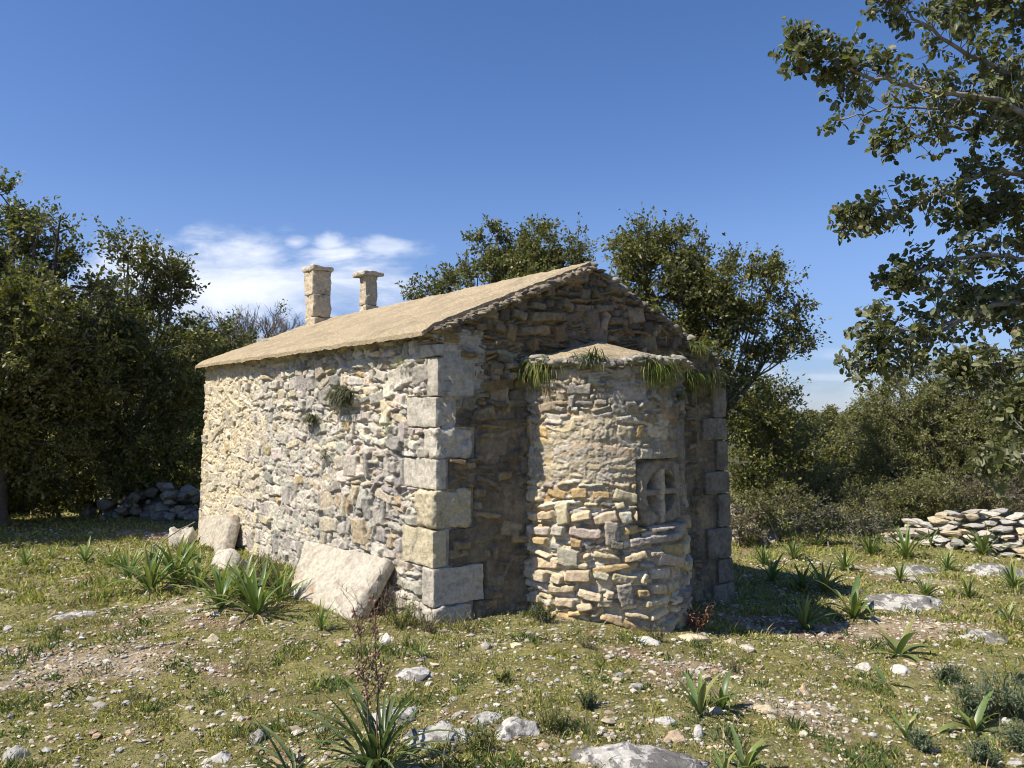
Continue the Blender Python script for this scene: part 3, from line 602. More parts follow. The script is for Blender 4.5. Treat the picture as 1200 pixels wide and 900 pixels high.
# ---------------------------------------------------------------- fallen slabs against the wall
def wallpt(px, py, off):
    d = ray(px, py); q = P0 + NS * off - np.array([0, 0, EYE]); t = (q @ NS) / (d @ NS); return np.array([0, 0, EYE]) + d * t
def slab(name, TL, TR, BR, BL, thick, mat, tint, label, seed, rough=0.02, cat='stone slab'):
    TL, TR, BR, BL = (np.asarray(q, float) for q in (TL, TR, BR, BL))
    nrm = np.cross(BR - BL, TL - BL); nrm /= np.linalg.norm(nrm)
    if nrm @ (np.array([0, 0, EYE]) - BL) < 0: nrm = -nrm
    n1 = max(8, int(np.linalg.norm(TR - TL) / 0.018)); n2 = max(8, int(np.linalg.norm(TL - BL) / 0.018)); n3 = 7
    c0 = BL.copy(); c0[2] = min(BL[2], BR[2])
    mb = MB()
    def bil(a, b): return (BL * (1 - a) * (1 - b))[None, None] if False else ((1 - a) * (1 - b))[..., None] * BL + (a * (1 - b))[..., None] * BR + (a * b)[..., None] * TR + ((1 - a) * b)[..., None] * TL
    a, b = np.meshgrid(np.linspace(0, 1, n1), np.linspace(0, 1, n2), indexing='ij')
    lu, lv = np.linalg.norm(BR - BL), np.linalg.norm(TL - BL); bev = 0.022
    ed = np.minimum(np.minimum(a, 1 - a) * lu, np.minimum(b, 1 - b) * lv); rnd = bev * (1 - np.sqrt(np.clip(1 - (1 - np.clip(ed / bev, 0, 1)) ** 2, 0, 1)))
    Pf = bil(a, b); wob = rough * fbm(Pf[..., 0] * 5 + seed, Pf[..., 1] * 5, Pf[..., 2] * 5, 4, 0.6) + 0.006 * fbm(Pf[..., 0] * 28 + seed, Pf[..., 1] * 28, Pf[..., 2] * 28, 3)
    e2 = 0.5 * rough * noise(Pf[..., 0] * 9 + seed, Pf[..., 1] * 9, Pf[..., 2] * 9 + 4)
    cen = (TL + TR + BR + BL) / 4; outw = Pf - cen; outw /= np.linalg.norm(outw, axis=-1, keepdims=True) + 1e-6
    bord = ss(ed, 0.03, 0.0)
    Ft = Pf + nrm * (wob - rnd)[..., None] + outw * (e2 * bord * 1.6)[..., None]
    Bk = Pf - nrm * thick + outw * (e2 * bord * 1.6)[..., None]
    idx = np.arange(n1 * n2).reshape(n1, n2); ring = np.concatenate([idx[:, 0], idx[-1, 1:], idx[-2::-1, -1], idx[0, -2:0:-1]]); M = len(ring); j = np.arange(M); j2 = (j + 1) % M
    Vf, Vk = Ft.reshape(-1, 3), Bk.reshape(-1, 3); N = len(Vf); rowsE = []
    for q in range(n3):
        t = q / (n3 - 1); pp = Vf[ring] * (1 - t) + Vk[ring] * t; o = outw.reshape(-1, 3)[ring]
        rowsE.append(pp + o * (0.012 * np.sin(math.pi * t) * (1 + fbm(pp[:, 0] * 14, pp[:, 1] * 14, pp[:, 2] * 14, 3)))[:, None])
    VE = np.concatenate(rowsE); g = grid_faces(n1, n2)
    FE = np.concatenate([np.stack([2 * N + q * M + j2, 2 * N + q * M + j, 2 * N + (q + 1) * M + j, 2 * N + (q + 1) * M + j2], -1) for q in range(n3 - 1)])
    allV = np.concatenate([Vf, Vk, VE]); o = mesh_np(name, allV - c0, [g, g[:, ::-1] + N, FE], mat, np.broadcast_to(tint, (len(allV), 3)), None)
    o.location = tuple(c0); return tag(o, label, cat)
slab('leaning_slab', wallpt(357, 632, .10), wallpt(452, 652, .10), gp(411, 728), gp(336, 697), 0.13, M_SLAB, PALE * np.array([0.84, 0.84, 0.82]), 'large pale slab with orange lichen leaning on the sunlit wall near the corner', 3.0)
slab('leaning_slab', wallpt(236, 604, .10), wallpt(271, 602, .10), wallpt(254, 668, .42), wallpt(222, 664, .42), 0.14, M_SLAB, PALE * np.array([0.76, 0.75, 0.72]), 'upright grey slab propped at the far end of the sunlit wall', 8.0)

def boulder(name, px, py, wpx, hpx, dpt, mat, tint, label, seed, cat='rock', rot=0.0, sink=0.35, rough=0.16, sub=4, pos=None, planes=7):
    p = gp(px, py) if pos is None else np.asarray(pos); k = p[1] / F; V, Fc = rock_np(seed, sub, planes, rough)
    sx, sz, sy = wpx * k / 2, hpx * k, wpx * k / 2 * dpt
    V = V * np.array([sx, sy, sz]); R = np.array(Matrix.Rotation(rot, 3, 'Z')); V = V @ R.T
    V[:, 2] -= sz * (sink - 0.0) * 1.0
    tn = np.broadcast_to(np.asarray(tint, float), (len(V), 3))
    o = mesh_np(name, V, Fc, mat, tn, None); o.location = (p[0], p[1], p[2]); return tag(o, label, cat)
p = wallpt(270, 655, .5); p[2] = 0
boulder('fallen_stone', 0, 0, 62, 34, 0.7, M_SLAB, PALE, 'rounded pitted pale stone lying between the two leaning slabs', 15, pos=p, sink=0.2, rough=0.1)
p = wallpt(212, 652, .45); p[2] = 0
boulder('fallen_stone', 0, 0, 36, 32, 0.8, M_SLAB, PALE * 0.9, 'small stone lying left of the upright grey slab', 16, pos=p, sink=0.15)

# bedrock and named field rocks
RW = np.array([0.52, 0.50, 0.46])
boulder('bedrock_outcrop', 735, 900, 200, 34, 0.62, M_ROCK, RW, 'long white bedrock outcrop with black lichen at the bottom edge', 21, 'rock outcrop', -0.12, 0.45, 0.34, 5)
boulder('bedrock_outcrop', 520, 866, 105, 26, 0.7, M_ROCK, RW * 0.95, 'pale outcrop with black stains behind the strap leaved foreground plant', 22, 'rock outcrop', 0.5, 0.45, 0.36, 5)
boulder('field_rock', 606, 860, 62, 27, 0.8, M_ROCK, RW * 1.08, 'white angular rock just right of the stained outcrop', 23, rot=0.2)
boulder('field_rock', 575, 846, 50, 14, 0.8, M_ROCK, RW * 0.9, 'low grey rock wedged between the stained outcrop and the white angular rock', 24)
boulder('field_rock', 464, 840, 70, 16, 0.8, M_ROCK, RW, 'flat pale rock at the foot of the dry flower stalks', 25, rot=0.3)
boulder('field_rock', 488, 792, 52, 12, 0.9, M_ROCK, RW * 1.05, 'flat white rock in grass before the chapel corner', 26)
boulder('field_rock', 452, 751, 26, 14, 0.9, M_PEBBLE, RW * 1.0, 'cream lump of rock below the large leaning slab', 27)
boulder('field_rock', 84, 722, 62, 13, 0.9, M_ROCK, RW * 1.02, 'flat white rock on the bare soil at left', 28, rot=-0.1)
boulder('field_rock', 2, 697, 40, 20, 0.9, M_ROCK, RW * 1.1, 'white rock cut by the left edge of the photo', 29)
boulder('field_rock', 22, 887, 36, 20, 0.7, M_PEBBLE, RW * 0.8, 'tilted grey brown rock in the bottom left corner', 30, rot=0.5)
boulder('field_rock', 262, 888, 40, 14, 0.8, M_PEBBLE, RW, 'oblong pale rock near the bottom edge left of the strap leaves', 31)
boulder('field_rock', 300, 868, 34, 18, 0.8, M_ROCK, RW * 0.6, 'dark grey rock under the bending strap leaf', 32)
boulder('field_rock', 248, 752, 20, 13, 0.8, M_PEBBLE, CREAM, 'upright cream rock in the grass left of centre', 33)
boulder('bedrock_outcrop', 1062, 708, 110, 17, 0.8, M_ROCK, RW * 1.05, 'broad flat white bedrock among squills right of the chapel', 34, 'rock outcrop', 0.15, 0.5, 0.2, 5)
boulder('bedrock_outcrop', 1140, 748, 95, 13, 0.8, M_ROCK, RW, 'cracked flat white bedrock near the right edge', 35, 'rock outcrop', -0.1, 0.5, 0.2, 5)
boulder('bedrock_outcrop', 1165, 672, 90, 16, 0.8, M_ROCK, RW * 0.95, 'grey bedrock ledge in front of the dry stone wall', 36, 'rock outcrop', 0.1, 0.4, 0.2, 5)
boulder('bedrock_outcrop', 1060, 668, 80, 10, 0.8, M_ROCK, RW * 0.9, 'low grey bedrock strip among the far squills', 37, 'rock outcrop', 0.0, 0.4, 0.2, 4)
boulder('field_rock', 1012, 784, 28, 12, 0.8, M_PEBBLE, RW * 1.15, 'bright white rock left of the flattened squill', 38)
boulder('field_rock', 1052, 786, 30, 11, 0.8, M_PEBBLE, RW * 1.12, 'bright white rock right of the flattened squill', 39)
boulder('field_rock', 944, 812, 18, 15, 0.9, M_PEBBLE, np.array([.55, .42, .27]), 'tan pointed rock alone in the grass right of the pair of squills', 40)
boulder('field_rock', 812, 749, 40, 9, 0.7, M_PEBBLE, CREAM, 'flat cream rock in the grass beneath the apse window', 41, rot=-0.4)
boulder('field_rock', 752, 752, 44, 10, 0.7, M_PEBBLE, RW, 'flat grey rock in the grass below the middle of the apse', 42, rot=-0.3)
boulder('field_rock', 818, 862, 16, 17, 0.8, M_PEBBLE, RW * 1.1, 'upright white triangular rock in front of the pair of squills', 43)
boulder('field_rock', 786, 865, 40, 13, 0.7, M_PEBBLE, np.array([.5, .38, .26]), 'brownish oblong rock beside the upright triangular one', 44)
boulder('field_rock', 776, 845, 34, 9, 0.8, M_PEBBLE, RW * 1.05, 'thin white flat rock above the brownish oblong one', 45)
boulder('field_rock', 895, 833, 30, 10, 0.8, M_PEBBLE, CREAM * 0.9, 'flat cream rock right of the pair of squills', 46)
boulder('field_rock', 748, 806, 22, 12, 0.8, M_ROCK, RW * 0.8, 'grey white rock in the middle of the foreground grass', 47)

# loose stones: separate copies
SM = [mesh_np('loose_stone', rock_np(200 + i, 3, 13, 0.12)[0] * np.array([1, 0.8, 0.6]), ICO[3][1], M_PEBBLE, np.broadcast_to([PALE, RW * 1.05, CREAM, np.array([.46, .37, .27]), GREY, RW, PALE * 0.8, RW * 1.1][i] * 1.0, (len(ICO[3][0]), 3)), link=False) for i in range(8)]
rg = np.random.default_rng(8)
ZONES = [('left', -40, 330, 'pale loose stone in the grass left of the leaning slab', 'loose stones in the left grass'),
         ('mid', 330, 640, 'pale loose stone in the grass before the chapel corner', 'loose stones before the chapel corner'),
         ('apse', 640, 900, 'pale loose stone in the grass before the apse', 'loose stones before the apse'),
         ('right', 900, 1240, 'pale loose stone among the squills right of the chapel', 'loose stones among the right hand squills')]
def inside_chapel(x, y, m=0.0):
    q = np.array([x, y]) - P0[:2]; A = np.array([E1[:2], E2[:2]]).T; a, b = np.linalg.solve(A, q)
    if -m < a < W + m and -m < b < L + m: return True
    return np.hypot(*(np.array([x, y]) - AC[:2])) < AR + m + 0.05
cnt = 0
for zn, x0, x1, lab, grp in ZONES:
    n = {'left': 84, 'mid': 66, 'apse': 66, 'right': 76}[zn]; k = 0
    while k < n:
        px = rg.uniform(x0, x1); py = 655 + 250 * rg.random() ** 1.0 if zn != 'right' else 640 + 260 * rg.random()
        if zn in ('mid', 'apse') and py < 735: continue
        if fbm(px / 70, py / 30, 4.0, 2) < rg.uniform(-0.7, 0.35): continue
        p = gp(px, py)
        if inside_chapel(p[0], p[1], 0.12): continue
        s = 0.017 * np.exp(rg.normal(0, 0.42)) * (1 + 0.05 * (p[1] - 4)); o0 = SM[rg.integers(8)]; o = o0.copy(); COL.objects.link(o)
        o.location = (p[0], p[1], p[2] + 0.1 * s); o.scale = (s * rg.uniform(0.9, 1.7), s * rg.uniform(0.9, 1.4), s * rg.uniform(0.6, 1.0)); o.rotation_euler = (rg.normal(0, .2), rg.normal(0, .2), rg.uniform(0, 6.3))
        tag(o, lab, 'stone', grp); k += 1
# gravel too fine to count
mb = MB(); V0, F0 = ICO[1]; k = 0
while k < 16000:
    y = 3.0 + 7.5 * rg.random() ** 1.25; x = rg.uniform(-0.72, 0.72) * y + rg.normal(0, .1)
    if 0.55 * green_mask(np.array(x), np.array(y)) + 0.25 * float(fbm(x * 1.1, y * 1.1, 44.0, 3)) > rg.uniform(-0.2, 0.9) or inside_chapel(x, y): continue
    s = 0.0065 * np.exp(rg.normal(0, 0.5)) * (0.8 + 0.06 * y); v = V0 * (1 + rg.uniform(-0.3, 0.3, (12, 1))) * s * np.array([rg.uniform(0.9, 1.6), rg.uniform(0.8, 1.3), rg.uniform(0.45, 0.9)])
    a = rg.uniform(0, 6.3); R = np.array([[math.cos(a), -math.sin(a), 0], [math.sin(a), math.cos(a), 0], [0, 0, 1]])
    mb.add(v @ R.T + np.array([x, y, float(gz(x, y)) + 0.004]), F0, [PALE, RW, CREAM, GREY, np.array([.4, .3, .2])][rg.integers(5)] * rg.uniform(0.8, 1.15)); k += 1
tag(mb.build('gravel', M_PEBBLE, smooth=False), kind='stuff')

# ---------------------------------------------------------------- short grass and herbs (uncountable)
def blades(n, ymin, ymax, hmean, wid, seed, cols, thr, pw=1.2, spread=0.74, clump=None):
    r = np.random.default_rng(seed); y = ymin + (ymax - ymin) * r.random(n * 4) ** pw; x = r.uniform(-spread, spread, n * 4) * y
    g = green_mask(x, y); keep = (g > r.uniform(thr, 1.0, n * 4));
    if clump is not None: keep = (fbm(x * 2.4, y * 2.4, 55.0 + seed, 4, 0.6) > clump + r.normal(0, .08, n * 4))
    x, y, g = x[keep][:n], y[keep][:n], g[keep][:n]
    q = np.stack([x, y], 1) - P0[:2]; A = np.linalg.inv(np.array([E1[:2], E2[:2]]).T); ab = q @ A.T
    ok = ~((ab[:, 0] > -0.02) & (ab[:, 0] < W + .02) & (ab[:, 1] > -0.02) & (ab[:, 1] < L)) & (np.hypot(x - AC[0], y - AC[1]) > AR + 0.03)
    x, y, g = x[ok], y[ok], g[ok]; m = len(x)
    cl = 0.5 + 0.9 * ss(fbm(x * 3, y * 3, 21.0, 3), -0.2, 0.6)
    h = hmean * np.exp(r.normal(0, 0.4, m)) * cl; a = r.uniform(0, 2 * np.pi, m); w = wid * r.uniform(0.6, 1.4, m) * (0.7 + 0.06 * y)
    dx, dy = np.cos(a), np.sin(a); lean = r.uniform(0.2, 1.3, m) * h; la = r.uniform(0, 2 * np.pi, m)
    z = gz(x, y) - 0.004; B = np.stack([x, y, z], 1)
    s = np.stack([dx * w, dy * w, 0 * w], 1); tip = B + np.stack([np.cos(la) * lean, np.sin(la) * lean, h], 1); mid = B * 0.55 + tip * 0.45 + np.stack([0 * h, 0 * h, h * 0.18], 1)
    V = np.stack([B - s * 0.6, B + s * 0.6, mid + s, tip, mid - s], 1).reshape(-1, 3); i = np.arange(m) * 5
    F4 = np.stack([i, i + 1, i + 2, i + 4], 1); F3 = np.stack([i + 4, i + 2, i + 3], 1)
    cols = np.array(cols); c = cols[r.integers(len(cols), size=m)] * r.uniform(0.7, 1.3, (m, 1)); 
    return V, F4, F3, np.repeat(c, 5, 0)
GC = [(.25, .29, .055), (.33, .34, .075), (.19, .235, .05), (.37, .345, .12), (.14, .18, .05), (.39, .32, .17), (.34, .26, .15)]
parts = [blades(42000, 2.9, 9.0, 0.030, 0.0042, 7, [(.085, .135, .035), (.11, .155, .04), (.07, .11, .04)], 0, clump=0.38), blades(26000, 2.9, 9.0, 0.032, 0.0024, 8, [(.20, .16, .11), (.15, .12, .085), (.26, .21, .14), (.14, .15, .07)], 0, clump=0.42), blades(150000, 2.9, 8.0, 0.014, 0.0034, 1, GC, 0.05), blades(170000, 2.9, 8.5, 0.0065, 0.0062, 5, GC + [(.27, .27, .07), (.31, .29, .10)], 0.0), blades(80000, 6.5, 14.0, 0.035, 0.006, 2, GC, 0.05), blades(9000, 2.9, 9, 0.055, 0.0025, 3, [(.2, .2, .07), (.3, .25, .14), (.33, .27, .17)], 0.0)]
off = 0; Vs, F4s, F3s, Cs = [], [], [], []
for V, F4, F3, C in parts: Vs.append(V); F4s.append(F4 + off); F3s.append(F3 + off); Cs.append(C); off += len(V)
tag(mesh_np('short_grass', np.concatenate(Vs), [np.concatenate(F4s), np.concatenate(F3s)], M_GRASS, np.concatenate(Cs)), kind='stuff')

# ---------------------------------------------------------------- strap leaved plants
def strap(mb, base, az, el0, length, width, curl, rng, col, n=9, fold=0.35, tipw=0.25, twist=0.0):
    t = np.linspace(0, 1, n); el = el0 - curl * t ** 1.3; ds = length / (n - 1)
    hx = np.concatenate([[0], np.cumsum(np.cos(el[:-1]) * ds)]); hz = np.concatenate([[0], np.cumsum(np.sin(el[:-1]) * ds)])
    aa = az + twist * t; P = np.stack([base[0] + np.cos(az) * hx, base[1] + np.sin(az) * hx, base[2] + hz], 1)
    w = width * (0.62 + 0.38 * ss(t, 0.0, 0.3)) * 0.62; w = w * np.clip(1 - np.clip((t - 0.45) / 0.55, 0, 1) ** 2.2, 0.03, 1); 
    sd = np.stack([-np.sin(aa), np.cos(aa), 0 * aa], 1); nn = np.stack([-np.sin(el) * np.cos(az), -np.sin(el) * np.sin(az), np.cos(el)], 1)
    Lf = P + sd * w[:, None] / 1 + nn * (w * fold)[:, None]; Rt = P - sd * w[:, None] + nn * (w * fold)[:, None]
    V = np.stack([Lf, P, Rt], 1).reshape(-1, 3); i = np.arange(n - 1) * 3
    F = np.concatenate([np.stack([i, i + 1, i + 4, i + 3], 1), np.stack([i + 1, i + 2, i + 5, i + 4], 1)])
    shade = np.repeat(0.85 + 0.3 * t, 3)[:, None]; mb.add(V, F, np.asarray(col) * shade)
SQC = [(.14, .20, .05), (.115, .17, .055), (.19, .235, .07), (.10, .155, .05), (.23, .23, .08)]
def squill_mesh(seed, n, length, width, spread=1.0, up=1.4):
    r = np.random.default_rng(seed); mb = MB(); a0 = r.uniform(0, 6.3)
    for i in range(n):
        inner = i / max(1, n - 1); az = a0 + i * 2.4 + r.normal(0, 0.25)
        el = np.clip(up - 0.75 * (1 - inner) * spread + r.normal(0, 0.12), 0.15, 1.5)
        strap(mb, (0.012 * math.cos(az), 0.012 * math.sin(az), -0.01), az, el, length * r.uniform(0.7, 1.1), width * r.uniform(0.75, 1.15), r.uniform(0.3, 1.7) * (1.25 - 0.6 * inner), r, np.array(SQC[r.integers(5)]) * r.uniform(0.85, 1.2), twist=r.normal(0, 0.25))
    for _ in range(r.integers(1, 5)): strap(mb, (0, 0, 0), r.uniform(0, 6.3), r.uniform(.1, .5), length * r.uniform(.4, .9), width * 0.6, r.uniform(.4, 1.4), r, np.array((.38, .30, .17)) * r.uniform(.7, 1.2), twist=r.normal(0, .5))
    return mb.build('squill_plant', M_STRAP, link=False)
SQ = [squill_mesh(300 + i, n, 1.0, w) for i, (n, w) in enumerate([(18, .062), (15, .07), (26, .056), (14, .07), (20, .06), (28, .054), (11, .075)])]
SQF = [squill_mesh(320, 7, 1.0, .095, 0.9, 1.4), squill_mesh(322, 7, 1.0, .12, 1.8, 0.75), squill_mesh(323, 9, 1.0, .10, 0.9, 1.35), squill_mesh(326, 9, 1.0, .115, 1.3, 1.2)]
def put_squill(px, py, hpx, mesh_o, label, rot, group='squill plants'):
    p = gp(px, py); o = mesh_o.copy(); COL.objects.link(o); s = hpx * p[1] / F * (1.0 if p[0] < 0.5 else 0.92)
    o.location = tuple(p); o.rotation_euler = (0, 0, rot); o.scale = (s, s, s); return tag(o, label, 'plant', group)
LEFT = [(30, 662, 26, 0, 'small squill in shade at the far left edge'), (100, 660, 34, 1, 'pale squill standing alone at the edge of the left tree shade'), (128, 664, 28, 4, 'low squill just left of the big squill cluster'),
        (150, 678, 42, 2, 'leftmost squill of the big cluster before the upright slab'), (175, 694, 62, 5, 'large squill in the left of the cluster by the wall'), (206, 684, 66, 2, 'tall dark squill directly below the upright grey slab'),
        (232, 690, 50, 4, 'medium squill below the pitted rounded stone'), (258, 712, 66, 5, 'broad squill at the front middle of the cluster'), (300, 720, 74, 2, 'largest squill at the front right end of the cluster'),
        (284, 700, 60, 0, 'squill half hidden behind the largest one'), (328, 704, 56, 4, 'squill touching the left end of the big leaning slab'), (376, 738, 38, 6, 'lone small squill in front of the big leaning slab'),
        (215, 655, 30, 1, 'small squill at the foot of the stone left of the upright slab'), (60, 655, 22, 3, 'tiny squill between the two squills at the left edge'), (493, 770, 24, 3, 'small thin squill in front of the chapel corner')]
for i, (x, y, h, m, lab) in enumerate(LEFT): put_squill(x, y, h, SQ[m], lab, i * 1.7, 'squill plants on the left')
RIGHT = [(820, 838, 62, 'F0', 'squill with upright leaves, left one of the pair in the foreground grass'), (846, 830, 54, 'F2', 'squill with wide leaves, right one of the pair in the foreground grass'), (872, 905, 66, 'F2', 'broad leaved squill at the bottom edge right of the long outcrop'), (848, 912, 40, 'F0', 'squill cut by the bottom edge beside the long white outcrop'),
         (1052, 768, 62, 'F3', 'large squill with one wide curled leaf before the cracked bedrock'), (1038, 802, 36, 'F1', 'flattened squill with spreading leaves between two bright white rocks'), (943, 738, 52, 4, 'squill at the right end of the chapel shadow'),
         (1000, 724, 62, 'F2', 'tall squill left of the broad flat bedrock'), (966, 694, 52, 0, 'squill rising from the edge of the chapel shadow'), (905, 682, 42, 1, 'dark squill standing in the chapel shadow'), (940, 690, 40, 2, 'dark squill near the tip of the chapel shadow'),
         (1142, 856, 60, 'F3', 'squill growing out of the grey green shrub at lower right'), (1063, 868, 40, 'F0', 'small squill with few leaves left of the grey green shrub'), (1182, 730, 34, 4, 'squill at the right edge above the cracked bedrock'),
         (1085, 700, 36, 0, 'squill right of the broad flat bedrock'), (1062, 654, 46, 5, 'squill before the left end of the dry stone wall'), (1152, 650, 42, 2, 'squill before the middle of the dry stone wall'), (1055, 682, 34, 4, 'squill behind the broad flat bedrock'),
         (990, 668, 38, 0, 'squill midway between chapel and dry stone wall'), (880, 640, 34, 4, 'squill just behind the right chapel corner'), (930, 655, 34, 5, 'squill behind the chapel shadow'), (1110, 668, 34, 1, 'squill beside the grey bedrock ledge'),
         (1188, 690, 40, 5, 'squill at the right edge below the dry stone wall'), (1135, 700, 36, 4, 'squill between the ledge and the cracked bedrock'), (1020, 650, 36, 2, 'squill left of the dry stone wall end'), (1090, 640, 30, 0, 'small squill at the foot of the dry stone wall'), (960, 640, 30, 1, 'small far squill in front of the dry brown brush'), (895, 662, 32, 2, 'small squill at the upper rim of the chapel shadow')]
for i, (x, y, h, m, lab) in enumerate(RIGHT): put_squill(x, y, h, SQF[int(m[1])] if isinstance(m, str) else SQ[m], lab, i * 2.1 + 0.4, 'squill plants on the right')

# asphodels in the foreground
def asphodel(px, py, hpx, n, label, stalks, seed):
    p = gp(px, py); r = np.random.default_rng(seed); s = hpx * p[1] / F
    root = empty('asphodel_plant', p, label, 'plant'); mb = MB()
    for i in range(n):
        az = r.uniform(0, 6.3); strap(mb, (r.normal(0, .025), r.normal(0, .025), -0.01), az, r.uniform(0.75, 1.5), s * r.uniform(0.75, 1.35), 0.017 * r.uniform(0.7, 1.2), r.uniform(0.4, 2.0), r, np.array([(.10, .14, .05), (.08, .12, .045), (.13, .165, .07)][r.integers(3)]) * r.uniform(0.8, 1.2), n=12, fold=0.5)
    for i in range(5):
        strap(mb, (r.normal(0, .03), r.normal(0, .03), 0), r.uniform(0, 6.3), 0.5, s * 0.8, 0.016, 1.2, r, (.36, .29, .16), n=9)
    mb.build('leaves', M_STRAP, root)
    for (dx, hh, lean) in stalks:
        st = MB(); n_ = 14; t = np.linspace(0, 1, n_); H = hh * p[1] / F; X = dx * p[1] / F
        pts = np.stack([X * 0.3 + lean * t ** 1.5 * H + 0.004 * np.sin(t * 17), 0.012 * np.sin(t * 9 + dx), t * H], 1)
        col = np.array([.16, .105, .07]); st.tube(pts, np.linspace(0.0045, 0.0018, n_), 6, col)
        for k in range(52):
            tt = 0.40 + 0.58 * r.random(); c = np.array([np.interp(tt, t, pts[:, j]) for j in range(3)]); az = r.uniform(0, 6.3); l = r.uniform(0.012, 0.04) * (1.5 - tt)
            e = c + np.array([math.cos(az) * l, math.sin(az) * l, l * r.uniform(0.2, 1.0)]); st.tube(np.stack([c, e]), 0.0016, 4, col)
            V0, F0 = ICO[1]; st.add(V0 * np.array([.0055, .0055, .008]) * r.uniform(0.7, 1.3) + e, F0, np.array([.24, .15, .11]) * r.uniform(0.6, 1.4))
        for (tt, az, l) in ((0.45, 0.4, .10), (0.55, 3.4, .09), (0.62, 5.5, .06)):
            c = np.array([np.interp(tt, t, pts[:, j]) for j in range(3)]); e = c + np.array([math.cos(az) * l * .5, math.sin(az) * l * .5, l]); st.tube(np.stack([c, (c + e) / 2 + [math.cos(az) * .01, 0, -.005], e]), [0.003, .0025, .0015], 5, col)
            for k in range(10):
                V0, F0 = ICO[1]; st.add(V0 * 0.006 + c + (e - c) * r.uniform(0.3, 1) + r.normal(0, .006, 3), F0, np.array([.2, .135, .095]) * r.uniform(0.6, 1.3))
        st.build('flower_stalk', M_DRY, root)
asphodel(440, 906, 110, 40, 'foreground asphodel clump with two tall dry brown flower stalks', [(-12, 190, -0.12), (10, 205, -0.03)], 4)
asphodel(345, 916, 85, 14, 'asphodel clump with bending leaves cut by the bottom edge', [], 7)

# ---------------------------------------------------------------- small herbs and weeds
def tuft_hanging(pos, nrm, n, length, seed, label, cols, wid=0.004, up=0.5, spread=0.08, name='grass_tuft', tang=None, cat='plant', droop=2.4, el=(0.1, 1.1), fan=0.9):
    r = np.random.default_rng(seed); mb = MB(); az0 = math.atan2(nrm[1], nrm[0]); tg = np.array([-nrm[1], nrm[0], 0])
    for i in range(n):
        b = tg * r.normal(0, spread) + np.array([0, 0, r.normal(0, spread * 0.35)])
        strap(mb, b - nrm * 0.03, az0 + r.normal(0, fan), r.uniform(*el), length * r.uniform(0.5, 1.2), wid * r.uniform(0.6, 1.3), r.uniform(0.7, 1.2) * droop, r, np.array(cols[r.integers(len(cols))]) * r.uniform(0.7, 1.3), n=7)
    o = mb.build(name, M_GRASS); o.location = tuple(pos); return tag(o, label, cat)
def apse_pt(px, py, off=0.0):
    d = ray(px, py)[:2]; o = -AC[:2]; R = AR + off; a = d @ d; b = 2 * d @ o; c = o @ o - R * R; t = (-b - math.sqrt(max(b * b - 4 * a * c, 0))) / (2 * a)
    p = np.array([0, 0, EYE]) + ray(px, py) * t; n = np.array([p[0] - AC[0], p[1] - AC[1], 0]); return p, n / np.linalg.norm(n)
GH = [(.16, .19, .05), (.21, .22, .07), (.12, .15, .04), (.26, .235, .11)]
BL = [(.10, .13, .06), (.13, .15, .08), (.08, .10, .05)]
p, n = apse_pt(628, 428); tuft_hanging(p, n, 320, 0.27, 1, 'grass tuft hanging from the left end of the apse rim', GH, spread=0.075, el=(-0.9, 0.7), fan=1.2)
p, n = apse_pt(692, 424); tuft_hanging(p, n, 260, 0.17, 2, 'blue green bushy tuft at the middle of the apse rim', BL, spread=0.05, wid=0.006, droop=1.8)
p, n = apse_pt(772, 428); tuft_hanging(p, n, 340, 0.23, 3, 'bright hanging grass tuft near the right end of the apse rim', [(.2, .25, .05), (.26, .29, .08), (.15, .19, .05)], spread=0.085, el=(-0.9, 0.7), fan=1.2)
p, n = apse_pt(797, 466); tuft_hanging(p, n, 70, 0.12, 4, 'small green tuft below the apse rim on its right side', GH, spread=0.03)
def gable_pt(px, py, off=0.05):
    d = ray(px, py); q = P0 + NG * off - np.array([0, 0, EYE]); return np.array([0, 0, EYE]) + d * ((q @ NG) / (d @ NG))
tuft_hanging(gable_pt(819, 410), NG, 220, 0.24, 5, 'upright grass tuft high on the gable right of the apse', GH, spread=0.04)
tuft_hanging(gable_pt(812, 440), NG, 170, 0.24, 6, 'hanging tuft on the gable just below the upright tuft', [(.2, .24, .06), (.15, .18, .05)], spread=0.05, el=(-0.9, 0.7), fan=1.2)
tuft_hanging(gable_pt(835, 440), NG, 260, 0.26, 7, 'dry hanging grass tuft on the gable near its right corner', [(.2, .2, .08), (.28, .25, .13), (.14, .17, .05)], spread=0.07, el=(-0.9, 0.7), fan=1.2)
tuft_hanging(gable_pt(770, 362), NG, 40, 0.09, 8, 'little green tuft on the right rake of the gable', GH, spread=0.03)
tuft_hanging(gable_pt(790, 390), NG, 60, 0.16, 9, 'dry brown root mat hanging on the right rake of the gable', [(.2, .15, .1), (.16, .12, .08)], spread=0.12, wid=0.0025)
tuft_hanging(gable_pt(583, 400), NG, 12, 0.10, 10, 'dry twiggy stalks on the gable above the corner blocks', [(.4, .35, .27)], spread=0.03, wid=0.002)
WB = [(.075, .085, .045), (.06, .075, .04), (.10, .105, .06), (.13, .12, .08)]
tuft_hanging(wallpt(400, 466, .03), NS, 420, 0.19, 11, 'large dark bush growing from the upper part of the sunlit wall', WB, spread=0.09, wid=0.006, droop=2.6)
tuft_hanging(wallpt(363, 492, .03), NS, 220, 0.13, 12, 'smaller dark bush on the sunlit wall left of the large bush', WB, spread=0.05, wid=0.006)
tuft_hanging(wallpt(378, 536, .03), NS, 50, 0.10, 13, 'small dark tuft halfway up the sunlit wall', WB, spread=0.05, wid=0.005)
tuft_hanging(wallpt(450, 500, .03), NS, 40, 0.08, 14, 'sparse green tuft on the sunlit wall right of the large bush', GH, spread=0.05)
